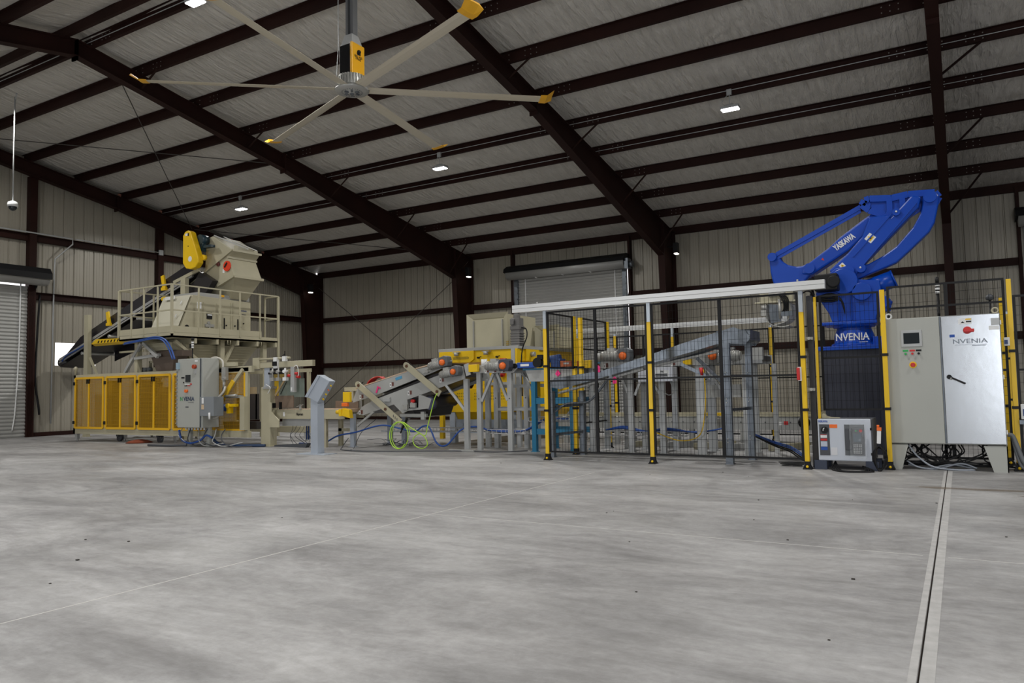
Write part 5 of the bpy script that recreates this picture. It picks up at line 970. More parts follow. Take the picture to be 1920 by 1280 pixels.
# ================================================================ LEFT: GUARDED PACKER BASE
cg = thing('guarded_packer', 'long beige machine base with see-through yellow mesh doors at the gable wall', 'machine', (-16.2, 11.6, 0))
yg_ = 10.8
BE = BEIGE
m = MB()
m.box(-19.35, -12.85, yg_, yg_ + .06, 1.58, 1.66); m.box(-19.35, -12.85, yg_, yg_ + .08, .19, .33); m.box(-19.35, -19.27, yg_, 12.6, 1.58, 1.66); m.box(-19.35, -19.27, yg_, 12.6, .19, .33); m.box(-19.35, -12.85, 12.54, 12.6, 1.58, 1.66); m.box(-19.35, -12.85, 12.5, 12.6, .19, .33)
for x in (-19.35, -18.02, -16.72, -15.42, -14.2, -12.95): m.box(x, x + .075, yg_ + .001, yg_ + .06, .33, 1.58); m.box(x, x + .075, 12.54, 12.6, .33, 1.58)
m.done('base_frame', BE, cg)
for x, y in ((-19.3, yg_ + .02), (-18.75, 12.5), (-17.9, yg_ + .4), (-16.9, 12.5), (-15.9, yg_ + .4), (-14.1, 12.5), (-13.0, 12.5)): m = MB(); m.box(x, x + .09, y, y + .07, .06, .2); m.cyl((x + .045, y + .03, 0), (x + .045, y + .03, .07), .03, n=10); m.done('foot', GREYP, cg)
AMB = mat('amber mesh', (.50, .27, .004), .5)
def mesh_door(x0, x1, y=yg_ - .015, z0=.34, z1=1.575, par=cg, sp=.03, mull=True, M_=YELD):
    m = MB()
    for a, b_ in (((x0, z0), (x1, z0)), ((x0, z1), (x1, z1))): m.box(a[0], b_[0], y - .012, y + .012, a[1] - .025, a[1] + .025)
    for x in ((x0, x1, (x0 + x1) / 2) if mull else (x0, x1)): m.box(x - .028, x + .028, y - .014, y + .014, z0, z1)
    d = m.done('mesh_door', M_, par)
    m = MB(); n = int((x1 - x0) / sp); k = int((z1 - z0) / sp)
    for i in range(1, n): x = x0 + (x1 - x0) * i / n; m.box(x - .0032, x + .0032, y - .003, y + .003, z0, z1)
    for j in range(1, k): z = z0 + (z1 - z0) * j / k; m.box(x0, x1, y - .006, y - .002, z - .0032, z + .0032)
    m.done('expanded_mesh', AMB, d)
    if mull:
        m = MB(); xm = (x0 + x1) / 2
        for dx in (-.05, .03): m.box(xm + dx - .012, xm + dx + .012, y - .04, y - .012, z1 - .14, z1 - .03)
        m.box(xm - .07, xm + .06, y - .03, y - .012, z1 - .05, z1 - .03); m.done('latch', BLK, d)
        for z in (z0 + .09, z1 - .17): m = MB(); m.box(x0 - .085, x0 + .01, y - .02, y + .0, z, z + .08); m.done('hinge', BLK, d)
    return d
for x0, x1 in ((-19.25, -18.05), (-17.92, -16.75), (-16.62, -15.45)): mesh_door(x0, x1)
mesh_door(-15.32, -14.25, mull=False); mesh_door(-13.98, -12.98, y=yg_ + .02, mull=False)
m = MB(); m.prism([(-19.2, .34), (-19.2, 1.5), (-12.9, 1.5), (-12.9, .34)], 'y', 12.55, 12.56) if False else None
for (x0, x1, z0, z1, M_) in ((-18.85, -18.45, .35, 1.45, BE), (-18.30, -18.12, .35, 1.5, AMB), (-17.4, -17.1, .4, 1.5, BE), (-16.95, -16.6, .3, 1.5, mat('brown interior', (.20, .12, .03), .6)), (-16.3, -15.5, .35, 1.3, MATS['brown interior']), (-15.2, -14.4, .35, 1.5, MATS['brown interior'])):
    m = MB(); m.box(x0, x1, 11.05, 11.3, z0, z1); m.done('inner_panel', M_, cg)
m = MB(); m.tube(spline([(-17.6, 11.2, 1.4), (-17.4, 11.15, 1.1), (-17.2, 11.15, .8), (-17.0, 11.2, .5)]), .03, 6); m.bar((-17.7, 11.3, .75), (-17.1, 11.3, .45), .05); m.done('inner_hose', GREYP, cg)
for x in (-17.9, -16.3): m = MB(); m.cyl((x, 11.1, .08), (x, 11.17, .08), .08, n=16); m.box(x - .04, x + .04, 11.06, 11.2, .12, .2); m.done('caster', DGREY, cg)
m = MB(); m.box(-19.2, -15.5, 11.0, 12.5, 1.66, 1.68); m.box(-17.1, -15.75, 11.1, 11.2, 1.68, 1.78); m.box(-17.0, -15.9, 11.3, 11.36, 1.9, 1.95); m.box(-16.0, -15.95, 11.3, 11.36, 1.68, 1.95); m.box(-17.02, -16.97, 11.3, 11.36, 1.68, 1.95); m.done('top_table', BE, cg)
for x, r in ((-16.95, .06), (-16.75, .05), (-16.6, .05), (-16.1, .055), (-15.95, .05)): m = MB(); m.cyl((x, 11.0, 1.73), (x, 11.1, 1.73), r, n=14); m.done('roller_end', BLK if x > -16.4 else GEAR, cg)
m = MB(); m.cyl((-17.0, 11.02, 1.68), (-17.0, 11.02, 1.92), .02, n=8); m.cyl((-17.08, 11.02, 1.88), (-16.9, 11.02, 1.88), .03, n=8); m.done('hand_wheel', mat('brown metal', (.16, .09, .07), .5), cg)
m = MB(); m.lathe([(.03, 1.66), (.03, 1.78), (.05, 1.80), (.05, 1.84), (.02, 1.88)], (-19.33, 10.83, 0), 12); m.done('filter', BE, cg)
# the open right half of the base: beams, drive, guide plates
m = MB(); m.box(-14.2, -12.75, yg_ - .0, yg_ + .07, 1.56, 1.69); m.box(-14.2, -13.2, yg_ - .04, yg_ + .02, 1.70, 1.78); m.bar((-13.0, yg_ - .02, 1.62), (-13.75, yg_ - .02, .9), .07, .05, up=(0, 1, 0)); m.done('top_beam', BE, cg)
m = MB(); m.bar((-13.25, yg_ - .06, 1.38), (-14.0, yg_ - .1, .45), .10, .03, up=(0, 1, 0)); m.done('slanted_guard', mat('mid yellow', (.75, .47, .02), .5), cg)
m = MB(); m.box(-13.4, -13.1, 10.95, 11.3, .55, 1.1); m.box(-14.0, -12.95, 11.1, 11.4, .35, .5); m.done('lower_body', mat('dark interior', (.035, .03, .03), .6), cg)
m = MB(); m.cyl((-13.62, 10.7, .82), (-13.38, 10.7, .82), .075, n=18); m.box(-13.55, -13.45, 10.6, 10.66, .86, .92); m.done('blue_motor', BLUED, cg); m = MB(); m.box(-13.37, -13.08, 10.66, 10.74, .84, .9); m.box(-13.34, -13.27, 10.64, 10.76, .70, .9); m.cyl((-13.3, 10.62, .86), (-13.3, 10.68, .86), .05, n=12); m.done('yellow_coupling', YEL, cg)
m = MB(); m.box(-13.75, -13.0, 10.74, 10.80, 1.02, 1.08); m.cyl((-13.45, 10.7, 1.06), (-13.1, 10.7, 1.08), .03, n=10); m.done('side_shaft', SIL, cg)
m = MB(); m.lathe([(.02, -.06), (.10, -.05), (.10, -.02), (.03, 0)], (-13.92, 10.72, 1.55), 8, 'y')
for k in range(6): t = PI * k / 3; m.bar((-13.92, 10.68, 1.55), (-13.92 + .12 * math.cos(t), 10.68, 1.55 + .12 * math.sin(t)), .04, .03)
m.done('blue_hand_knob', mat('dark navy knob', (.012, .025, .06), .5), cg)
m = MB(); m.cyl((-13.92, 10.72, 1.45), (-13.9, 10.72, 1.06), .03, n=10); m.done('stand_tube', SIL, cg)
m = MB(); m.box(-13.5, -13.38, 10.64, 10.72, 1.40, 1.68); m.cyl((-13.44, 10.66, 1.25), (-13.44, 10.66, 1.4), .035, n=12); m.cyl((-13.40, 10.62, 1.45), (-13.34, 10.60, 1.45), .03, n=10); m.done('valve_block', SIL, cg)
m = MB(); m.box(-13.0, -12.86, 10.7, 10.8, .35, 1.05); m.done('side_post', BE, cg)
m = MB(); m.box(-13.35, -13.1, 11.2, 11.24, .55, 1.25); m.done('kick_plate', mat('sand plate', (.42, .33, .20), .6), cg)
m = MB(); m.tube(spline([(-13.44, 10.66, 1.25), (-13.47, 10.64, 1.12), (-13.75, 10.6, .88), (-13.86, 10.6, .75), (-13.86, 10.6, .45), (-13.8, 10.6, .25), (-13.6, 10.62, .08), (-13.3, 10.65, .03), (-12.9, 10.7, .03), (-12.45, 10.9, .03)]), .03, 8); tag(m.done('hose', mat('dark blue hose', (.01, .035, .10), .4)), 'thick dark blue hose curving down the open right end of the packer', 'hose')
m = MB(); m.tube(spline([(-13.40, 10.66, 1.27), (-13.43, 10.62, 1.14), (-13.70, 10.57, .90), (-13.80, 10.57, .76)]), .025, 7); m.tube(spline([(-13.56, 10.62, .95), (-13.50, 10.62, .75), (-13.6, 10.6, .62), (-13.85, 10.58, .60)]), .022, 7); m.tube(spline([(-14.0, 10.7, 1.70), (-13.95, 10.7, 1.86), (-13.75, 10.7, 1.90), (-13.55, 10.7, 1.82), (-13.5, 10.68, 1.65)]), .02, 7)
tag(m.done('air_hoses', mat('pale hose', (.55, .53, .48), .4)), 'pale grey hoses looping around the valve of the packer', 'hose')
rnd = random.Random(21)
for k in range(6):
    m = MB(); x = -14.6 + k * .28; m.tube(spline([(x, 10.5, .38), (x + rnd.uniform(-.1, .1), 10.45, .25), (x + .1 + rnd.uniform(-.1, .2), 10.4, .12), (x + .3, 10.45, .03), (x + .7, 10.6, .03 + rnd.uniform(0, .1))]), .012, 5)
    tag(m.done('cable', DGREY if k % 2 else LGREY), ['first', 'second', 'third', 'fourth', 'fifth', 'sixth'][k] + ' loose cable from the gable side under the logo control box', 'cable')
m = MB(); m.tube(spline([(-14.6, 10.42, .35), (-14.5, 10.42, .15), (-14.2, 10.4, .08), (-13.9, 10.42, .14), (-13.7, 10.42, .25), (-13.55, 10.45, .2)]), .022, 8); tag(m.done('cable_bundle', BCAB), 'thick blue cable bundle under the logo control box', 'cables')
m = MB(); m.tube(spline([(-14.25, 10.35, .04), (-14.6, 10.25, .03), (-15.0, 10.2, .03), (-15.35, 10.2, .03)]), .025, 8); tag(m.done('flexible_conduit', DGREY), 'ribbed grey conduit lying on the floor before the yellow mesh doors', 'conduit')
m = MB(); m.lathe([(.02, 0), (.3, .005), (.22, .05), (.08, .08), (.02, .085)], (-16.75, 10.9, 0), 14); tag(m.done('rag', mat('rust red cloth', (.22, .05, .02), .9, bump=(12, .8))), 'crumpled rust red cloth on the floor under the mesh doors', 'cloth')
# ---- control box with the logo
lb = thing('logo_control_box', 'upright beige control box with small screen and green-black logo in front of the packer', 'cabinet', (-14.1, 10.5, 0))
m = MB(); m.prism([(-14.50, .41), (-13.68, .41), (-13.68, 1.88), (-14.50, 1.88)], 'y', 10.32, 10.72); m.done('body', ENC, lb, .006)
m = MB(); m.box(-14.49, -13.76, 10.30, 10.32, .42, 1.87); bd = m.done('door', ENC, lb, .004); m = MB(); m.box(-13.75, -13.735, 10.295, 10.32, .42, 1.87); m.done('hinge_rod', GALV, lb)
for x in (-14.42, -13.80): m = MB(); m.box(x, x + .10, 10.5, 10.56, 0, .41); m.done('leg', ENC, lb)
m = MB(); m.box(-14.22, -14.06, 10.29, 10.30, 1.38, 1.53); m.done('touch_screen', GLS, bd)
m = MB(); m.box(-14.36, -14.26, 10.293, 10.30, 1.46, 1.49); m.done('switch_row', BLK, bd); m = MB(); m.cyl((-14.28, 10.285, 1.37), (-14.28, 10.30, 1.37), .014, n=8); m.done('push_button', BLK, bd)
m = MB(); m.box(-14.25, -14.09, 10.296, 10.30, 1.325, 1.345); m.done('label_strip', WHT, bd)
for k in range(4): m = MB(); m.cyl((-14.23 + k * .05, 10.285, 1.30), (-14.23 + k * .05, 10.30, 1.30), .012, n=8); m.done('push_button', BLK if k < 2 else REDP, bd)
m = MB(); m.box(-14.06, -14.02, 10.29, 10.30, 1.32, 1.35); m.done('red_lamp', REDP, bd)
m = MB(); m.cyl((-14.17, 10.25, 1.19), (-14.17, 10.30, 1.19), .035, n=14); m.done('stop_button', ORG, bd)
text('N', (-14.36, 10.297, 1.02), .12, 'lettering', mat('logo green', (.05, .30, .10), .5), bd, bold=.003); text('VENIA', (-14.11, 10.297, 1.02), .12, 'lettering', mat('logo navy', (.03, .05, .10), .5), bd, width=.36, bold=.003)
m = MB(); m.box(-14.14, -13.95, 10.296, 10.299, .945, .952); m.box(-14.22, -14.12, 10.296, 10.299, .84, .86); m.done('small_print', DGREY, bd)
m = MB(); m.cyl((-13.90, 10.24, 1.70), (-13.90, 10.30, 1.70), .045, n=14); m.done('disconnect_switch', mat('dull red', (.40, .05, .015), .45), bd); m = MB(); m.box(-13.92, -13.87, 10.28, 10.30, 1.55, 1.66); m.done('lock_tab', LGREY, bd); m = MB(); m.box(-13.92, -13.83, 10.296, 10.30, 1.80, 1.84); m.done('white_sticker', WHT, bd)
m = MB(); m.box(-14.50, -14.42, 10.26, 10.30, 1.66, 1.80); m.done('label_holder', mat('pale blue label', (.30, .42, .5), .5), lb)
m = MB(); m.box(-14.60, -14.50, 10.35, 10.5, .45, 1.68); m.done('wire_duct', GREYP, lb)
for k in range(14): m = MB(); m.cyl((-14.60, 10.34, .5 + k * .085), (-14.56, 10.33, .5 + k * .085), .014, n=6); m.done('gland', SIL, lb)
m = MB()
for k in range(7): m.cyl((-14.4 + k * .1, 10.45, .36), (-14.4 + k * .1, 10.45, .41), .02, n=8)
m.done('bottom_glands', WHT, lb)
gb = thing('junction_box', 'square dark grey junction box fixed right of the logo control box', 'box', (-13.75, 10.55, .8))
m = MB(); m.box(-13.68, -13.25, 10.25, 10.5, .66, 1.06); m.done('box', mat('slate grey', (.22, .24, .26), .45), gb, .006); m = MB(); m.box(-13.62, -13.56, 10.245, 10.25, .92, 1.04); m.done('white_label', WHT, gb); m = MB(); m.box(-13.63, -13.55, 10.245, 10.25, .80, .90); m.done('warning_label', mat('cream label', (.6, .45, .3), .5), gb); m = MB(); m.cyl((-13.34, 10.22, .73), (-13.31, 10.2, .60), .02, n=8); m.done('gland', WHT, gb)
# ================================================================ STAND WITH BAG PLACER
bp_ = thing('bag_placer', 'beige upright stand carrying a level arm with small air cylinders and red cups', 'machine', (-12.5, 11.0, 0))
m = MB(); m.box(-12.70, -12.42, 11.0, 11.18, 0, 1.24); m.box(-12.78, -12.36, 10.96, 11.22, 0, .015); m.done('main_column', BE, bp_, .006)
m = MB(); m.box(-12.60, -12.44, 11.0, 11.12, 1.24, 1.66); m.done('upper_column', PEDG, bp_); m = MB(); m.box(-12.62, -12.38, 10.98, 11.16, 1.20, 1.25); m.done('collar', GREYP, bp_)
m = MB(); m.prism([(-12.44, .92), (-12.36, .92), (-12.36, .72), (-12.14, .54), (-12.14, .40), (-12.44, .40)], 'y', 10.98, 11.0); m.done('gusset', BE, bp_)
m = MB(); m.box(-12.9, -11.18, 10.98, 11.06, 1.64, 1.76); ar = m.done('level_arm', BE, bp_, .004)
m = MB(); m.cyl((-12.75, 10.97, 1.82), (-11.8, 10.97, 1.83), .022, n=8); m.box(-12.9, -12.7, 10.95, 11.1, 1.62, 1.86); m.done('slide_rod', BE, ar)
m = MB(); m.box(-12.24, -12.14, 10.92, 10.98, 1.62, 1.85); m.done('clamp_block', WHT, ar); m = MB(); m.box(-12.25, -12.13, 10.90, 10.92, 1.67, 1.76); m.done('black_block', BLK, ar); m = MB(); m.box(-11.98, -11.88, 10.92, 10.98, 1.76, 1.86); m.done('clamp_block', WHT, ar)
m = MB(); m.bar((-12.02, 10.95, 1.86), (-11.94, 10.95, 1.90), .015); m.cyl((-11.93, 10.95, 1.86), (-11.93, 10.95, 1.97), .01, n=6); m.done('lever', BLK, ar)
m = MB(); m.box(-11.79, -11.68, 10.97, 11.03, 1.12, 1.64); m.done('hanging_leg', LGREY, bp_); m = MB(); m.box(-11.78, -11.74, 10.965, 10.97, 1.15, 1.22); m.done('white_label', WHT, bp_)
for x in (-12.32, -12.15, -11.95): m = MB(); m.box(x - .05, x + .05, 10.95, 11.02, 1.36, 1.43); m.cyl((x, 10.98, 1.43), (x, 10.98, 1.62), .02, n=8); m.cyl((x, 10.93, 1.55), (x, 11.03, 1.55), .035, n=10); m.done('air_cylinder', SIL if x < -12 else WHT, bp_)
m = MB(); m.box(-12.42, -11.98, 11.0, 11.03, 1.55, 1.62); m.box(-12.45, -12.0, 10.97, 11.0, 1.50, 1.54); m.done('cross_plate', BLK, bp_)
m = MB(); m.box(-12.35, -12.0, 10.99, 11.01, 1.45, 1.50); m.done('brass_bar', MATS['brass'], bp_)
for x, z in ((-11.83, 1.46), (-11.62, 1.50), (-11.58, 1.43)): m = MB(); m.cyl((x - .04, 10.98, z), (x + .04, 10.98, z), .03, n=10); m.done('suction_cup', REDP, bp_)
m = MB(); m.bar((-12.30, 11.03, 1.05), (-11.85, 11.03, 1.58), .04, .02, up=(0, 1, 0)); m.done('diagonal_strut', mat('tan strut', (.33, .24, .13), .5), bp_); m = MB(); m.cyl((-12.08, 10.97, 1.08), (-11.90, 10.97, 1.34), .008, n=6); m.done('gas_spring', BLK, bp_)
m = MB(); m.box(-12.30, -11.55, 11.12, 11.125, 1.02, 1.40); m.done('guard_window', mat('green-grey sheet', (.25, .30, .26), .3, alpha=.75), bp_)
m = MB(); m.box(-12.45, -12.1, 11.14, 11.16, 1.05, 1.45); m.done('yellow_screen', MATS['mid yellow'], bp_)
m = MB(); m.box(-12.38, -11.85, 11.1, 11.12, .80, 1.05); m.done('brown_plate', MATS['rusty plate'], bp_)
m = MB(); m.box(-12.42, -12.36, 11.0, 11.1, .80, .9); m.done('guide_block', BLK, bp_); m = MB(); m.box(-12.22, -12.18, 11.05, 11.1, .77, .92); m.done('guide_block', BLK, bp_)
m = MB(); m.tube(spline([(-11.72, 10.98, 1.62), (-11.60, 10.96, 1.66), (-11.55, 10.96, 1.55), (-11.55, 10.96, 1.45)]), .009, 5); m.tube(spline([(-12.5, 10.95, 1.3), (-12.35, 10.94, 1.22), (-12.45, 10.96, 1.1)]), .008, 5); m.done('small_hose', WHT, bp_)
m = MB(); m.bar((-11.78, 11.13, .82), (-11.60, 11.13, .86), .02, .012); m.box(-11.70, -11.66, 11.12, 11.15, .76, .86); m.done('small_clamp', SIL, bp_)
m = MB()
for k in range(6):
    x = -12.3 + k * .13; m.tube(spline([(x, 11.5, .55), (x + rnd.uniform(-.06, .06), 11.45, .35), (x + rnd.uniform(-.1, .1), 11.4, .2), (x + rnd.uniform(-.15, .3), 11.4, .02)]), .006, 4)
tag(m.done('wires', DGREY), 'thin wires hanging under the level belt beside the stand', 'wires', kind='stuff')
m = MB(); m.prism([(-12.3, 0), (-11.4, 0), (-11.35, .09), (-12.3, .03)], 'y', 11.0, 11.1); tag(m.done('floor_plate', DGREY), 'dark low wedge plate on the floor right of the beige stand', 'plate')
# ================================================================ PLATFORM
pf = thing('work_platform', 'raised beige platform with pipe guard rails above the packer', 'platform', (-16.3, 12.2, 0))
XA, XB, YA, YB = -17.29, -15.28, 10.7, 13.8
m = MB(); m.box(XA, XB, YA, YB, 2.42, 2.46); m.box(XA, XB, YA, YA + .04, 2.42, 2.54); m.box(XB - .04, XB, YA, YB, 2.42, 2.54); m.box(XA, XA + .04, YA, YB, 2.42, 2.54)
for k in range(5): m.box(XA, XB, YA + .6 + k * .6, YA + .66 + k * .6, 2.30, 2.42)
m.done('deck', BE, pf)
m = MB(); m.box(XA, XB, YA - .005, YA + .008, 2.54, 2.68); m.box(XB - .008, XB + .005, YA, 13.25, 2.54, 2.68); m.box(XA - .005, XA + .008, YA, YB, 2.54, 2.68); m.done('toe_board', BE, pf)
fr = [(XA, YA), (-16.80, YA), (-16.32, YA), (-15.80, YA), (XB, YA)]; rt = [(XB, 11.40), (XB, 12.0), (XB, 12.58), (XB, 13.2), (XB, YB)]; lf = [(XA, 11.6), (XA, 12.5)]
for i, (x, y) in enumerate(fr + rt + lf + [(XB - .5, YB)]):
    w_ = .05 if i in (0, 4, 9) else .032; m = MB(); m.box(x - w_ / 2, x + w_ / 2, y - w_ / 2, y + w_ / 2, 2.5 if i != 9 else .0, 3.63); m.done('rail_post', BE, pf)
for z in (3.04, 3.63):
    m = MB(); m.bar((XA, YA, z), (XB, YA, z), .03); m.bar((XB, YA, z), (XB, YB, z), .03); m.bar((XA, YA, z), (XA, 12.5, z), .03); m.bar((XB, YB, z), (XB - .5, YB, z), .03); m.done('guard_rail', BE, pf)
for a, b_ in (((-15.45, 10.9, 2.35), (-15.45, 12.1, 1.5)), ((-15.45, 12.5, 2.30), (-15.45, 12.15, 1.7)), ((-16.7, 10.9, 2.35), (-17.35, 10.9, 1.66)), ((-16.55, 10.85, 2.35), (-16.0, 10.85, 2.0)), ((-16.95, 10.9, 2.0), (-16.0, 10.9, 2.05))): m = MB(); m.bar(a, b_, .07); m.done('knee_brace', BE if a[0] > -16 else GREYP, pf)
for x, y in ((-15.5, 12.2), (-15.5, 13.5), (-17.2, 13.5), (-16.9, 10.95)): m = MB(); m.box(x - .06, x + .06, y - .06, y + .06, 1.66 if y < 13 else 0, 2.42); m.done('support_leg', BE, pf)
for y in (12.25, 13.2): m = MB(); m.tube([(XB + .01, y - .04, 2.41), (XB + .01, y - .04, 2.31), (XB + .01, y + .04, 2.31), (XB + .01, y + .04, 2.41)], .01, 5); m.done('hook', BE, pf)
m = MB(); m.tube(spline([(-17.0, 10.66, 2.36), (-16.3, 10.62, 2.40), (-15.75, 10.6, 2.44), (-15.35, 10.58, 2.36), (-15.1, 10.56, 2.15), (-14.95, 10.55, 1.9)]), .02, 7); m.tube(spline([(-17.0, 10.63, 2.33), (-16.3, 10.6, 2.37), (-15.72, 10.58, 2.40), (-15.38, 10.56, 2.33), (-15.15, 10.54, 2.13), (-15.0, 10.53, 1.9)]), .016, 7); tag(m.done('cable_run', BCAB), 'blue cables running under the platform edge to the logo control box', 'cables')
sl = thing('stack_light', 'black signal tower with white bands under the platform corner', 'signal light', (-14.95, 11.2, 2.2)); m = MB(); m.cyl((-14.95, 11.0, 1.7), (-14.95, 11.0, 2.16), .012, n=8); m.cyl((-14.95, 11.0, 2.34), (-14.95, 11.0, 2.4), .03, n=10); m.box(-15.02, -14.97, 10.97, 11.03, 2.16, 2.26); m.done('pole', BLK, sl)
for k in range(3): m = MB(); m.cyl((-14.95, 11.0, 2.16 + k * .055), (-14.95, 11.0, 2.20 + k * .055), .028, n=12); m.done('light_band', WHT, sl); m = MB(); m.cyl((-14.95, 11.0, 2.20 + k * .055), (-14.95, 11.0, 2.215 + k * .055), .026, n=10); m.done('spacer', BLK, sl)
# weigh hopper under and bag mouth
wh = thing('discharge_hopper', 'beige ribbed discharge hopper hanging under the platform', 'hopper', (-16.2, 12.4, 2.0))
m = MB(); m.hull([(-16.6, 11.6, 1.72), (-15.75, 11.6, 1.72), (-15.75, 13.0, 1.72), (-16.6, 13.0, 1.72)], [(-16.8, 11.3, 2.30), (-15.62, 11.3, 2.30), (-15.62, 13.4, 2.30), (-16.8, 13.4, 2.30)]); m.done('hopper_body', BE, wh)
m = MB()
for k in range(8): z = 1.76 + k * .065; m.box(-15.74 + k * .014, -15.71 + k * .014, 11.6 - k * .03, 13.0 + k * .03, z, z + .02)
m.done('ribs', BE, wh)
m = MB(); m.box(-16.7, -15.7, 11.0, 11.28, 2.16, 2.34); m.done('cross_beam', BE, wh); m = MB(); m.hull(m.rect(-16.2, -15.6, 10.95, 11.25, 1.68), m.rect(-16.35, -15.5, 10.92, 11.28, 2.0)); m.box(-16.5, -15.3, 10.98, 11.26, 2.0, 2.14); m.done('bag_spout', mat('brown-grey rubber', (.10, .075, .06), .5), wh)
# ---- machine body on the deck
wm = thing('weigh_scale', 'large beige weighing machine on the platform with a sloped front panel', 'machine', (-16.3, 12.3, 2.5))
bx = -15.72
m = MB(); m.prism([(11.18, 2.56), (11.56, 3.50), (13.28, 3.46), (13.28, 2.56)], 'x', -16.85, bx); m.done('body', BE, wm, .01)
m = MB(); m.add([(-16.78, 11.15, 2.62), (-15.74, 11.15, 2.62), (-15.74, 11.52, 3.5), (-16.78, 11.52, 3.5)], [(0, 1, 2, 3)]); m.done('sloped_panel', mat('light beige', (.52, .50, .40), .45), wm)
m = MB(); m.box(-16.6, -16.25, 11.44, 11.46, 3.42, 3.50); m.done('white_sheet', WHT, wm)
for (y, z) in ((11.42, 3.28), (11.28, 2.95)): m = MB(); m.bar((-15.95, y - .03, z), (-15.93, y - .0, z + .08), .02, .02); m.done('latch', WHT, wm)
m = MB(); m.box(bx, bx + .006, 11.68, 11.80, 3.18, 3.34); m.done('paper_notice', WHT, wm)
m = MB(); m.box(bx, bx + .02, 11.95, 12.10, 2.95, 3.12); m.mi = 1; m.box(bx + .02, bx + .024, 11.96, 12.09, 3.03, 3.06); m.done('dark_gauge', [BLK, WHT], wm)
m = MB(); m.cyl((bx, 11.40, 2.72), (bx + .02, 11.40, 2.72), .05, n=14); m.done('oval_port', BLK, wm)
for y in (11.85, 12.22, 12.65, 12.72): m = MB(); m.box(bx, bx + .015, y, y + .025, 2.6, 3.35 if y < 12.5 else 3.4); m.done('body_rib', BE, wm)
for y in (12.45, 12.86): m = MB(); m.box(bx, bx + .02, y, y + .02, 2.6, 3.0); m.done('dark_slot', BLK, wm)
m = MB(); m.box(bx, bx + .03, 11.9, 12.15, 2.75, 2.82); m.bar((bx + .02, 12.02, 2.6), (bx + .02, 12.02, 2.8), .04); m.cyl((bx, 12.0, 2.85), (bx + .03, 12.0, 2.85), .04, n=8); m.done('lower_linkage', SIL, wm)
for y, z in ((12.35, 2.82), (12.52, 2.82), (12.78, 2.82), (12.95, 2.8), (13.05, 2.9)): m = MB(); m.cyl((bx, y, z), (bx + .02, y, z), .018, n=8); m.done('fastener', BLK, wm)
m = MB(); m.box(bx, bx + .008, 12.9, 13.0, 2.6, 2.95); m.done('inset_panel', BE, wm)
text('NVENIA', (bx + .004, 13.05, 3.22), .05, 'lettering', BLUED, wm, face='+x', width=.2, bold=.001); m = MB(); m.box(bx, bx + .004, 13.0, 13.12, 3.12, 3.135); m.done('small_print', DGREY, wm)
m = MB(); m.box(-16.7, bx - .02, 11.7, 13.25, 3.48, 3.58); m.box(bx - .06, bx + .01, 12.35, 12.42, 3.50, 3.56); m.done('top_flange', GREYP, wm); m = MB(); m.box(bx - .05, bx + .02, 12.35, 12.45, 3.52, 3.57); m.done('yellow_lamp', ORY, wm)
# hood over the belt head
hd = thing('conveyor_hood', 'tall beige hood with a round red port at the head of the inclined belt', 'hood', (-16.0, 12.8, 3.6))
y0, y1 = 12.4, 13.25
m = MB(); m.prism([(-16.55, 4.10), (-16.38, 4.28), (-16.32, 5.06), (-16.08, 5.10), (-15.33, 4.66), (-15.50, 4.50), (-15.26, 4.0), (-15.85, 3.80)], 'y', y0, y1); m.done('hood_shell', BE, hd, .012)
m = MB(); m.bar((-15.86, y0 - .015, 3.80), (-15.25, y0 - .015, 4.0), .03, .06, up=(0, 1, 0)); m.bar((-15.24, y0 - .02, 4.0), (-15.24, y1 + .02, 4.0), .05, .06); m.bar((-15.32, y0 - .02, 4.66), (-15.32, y1 + .02, 4.66), .05, .05); m.bar((-15.49, y0 - .02, 4.5), (-15.49, y1 + .02, 4.5), .05, .05); m.bar((-15.32, y0 - .01, 4.66), (-16.9, y0 - .01, 3.95), .03, .07, up=(0, 1, 0)); m.done('flange', BE, hd)
m = MB(); m.hull([(-16.3, y0 + .25, 3.5), (-15.70, y0 + .25, 3.5), (-15.70, y1 - .1, 3.5), (-16.3, y1 - .1, 3.5)], [(-16.4, y0 + .02, 3.82), (-15.30, y0 + .02, 3.98), (-15.30, y1 - .0, 3.98), (-16.4, y1 - .0, 3.82)]); m.done('chute', BE, hd, .008)
m = MB(); m.cyl((-15.52, y0 - .03, 4.28), (-15.52, y0, 4.28), .13, n=26); pt = m.done('red_port', mat('bright red', (.75, .05, .015), .4), hd)
m = MB(); m.bar((-15.60, y0 - .035, 4.25), (-15.50, y0 - .035, 4.36), .05, .004, up=(0, 1, 0)); m.cyl((-15.55, y0 - .04, 4.31), (-15.55, y0 - .03, 4.31), .03, n=10); m.done('port_mark', BLK, pt)
m = MB(); m.cyl((-15.85, y0 - .03, 4.36), (-15.85, y0, 4.36), .055, n=14); m.bar((-15.92, y0 - .03, 4.36), (-15.85, y0 - .03, 4.36), .02); m.done('bearing', mat('maroon bearing', (.10, .02, .02), .5), hd)
m = MB(); m.box(-15.70, -15.63, y0 - .004, y0, 4.12, 4.22); m.done('white_sticker', WHT, hd)
m = MB(); m.bar((-16.1, y0 + .05, 5.13), (-15.35, y0 + .5, 4.76), .03); m.bar((-16.05, y0 + .3, 5.13), (-15.45, y1, 4.78), .02); m.done('top_bar', mat('worn bright metal', (.6, .6, .58), .35, .6), hd)
m = MB(); m.box(-15.35, -15.31, y0 + .05, y0 + .15, 4.68, 4.78); m.box(-15.34, -15.3, y1 - .2, y1 - .1, 4.66, 4.74); m.done('lifting_lug', BE, hd)
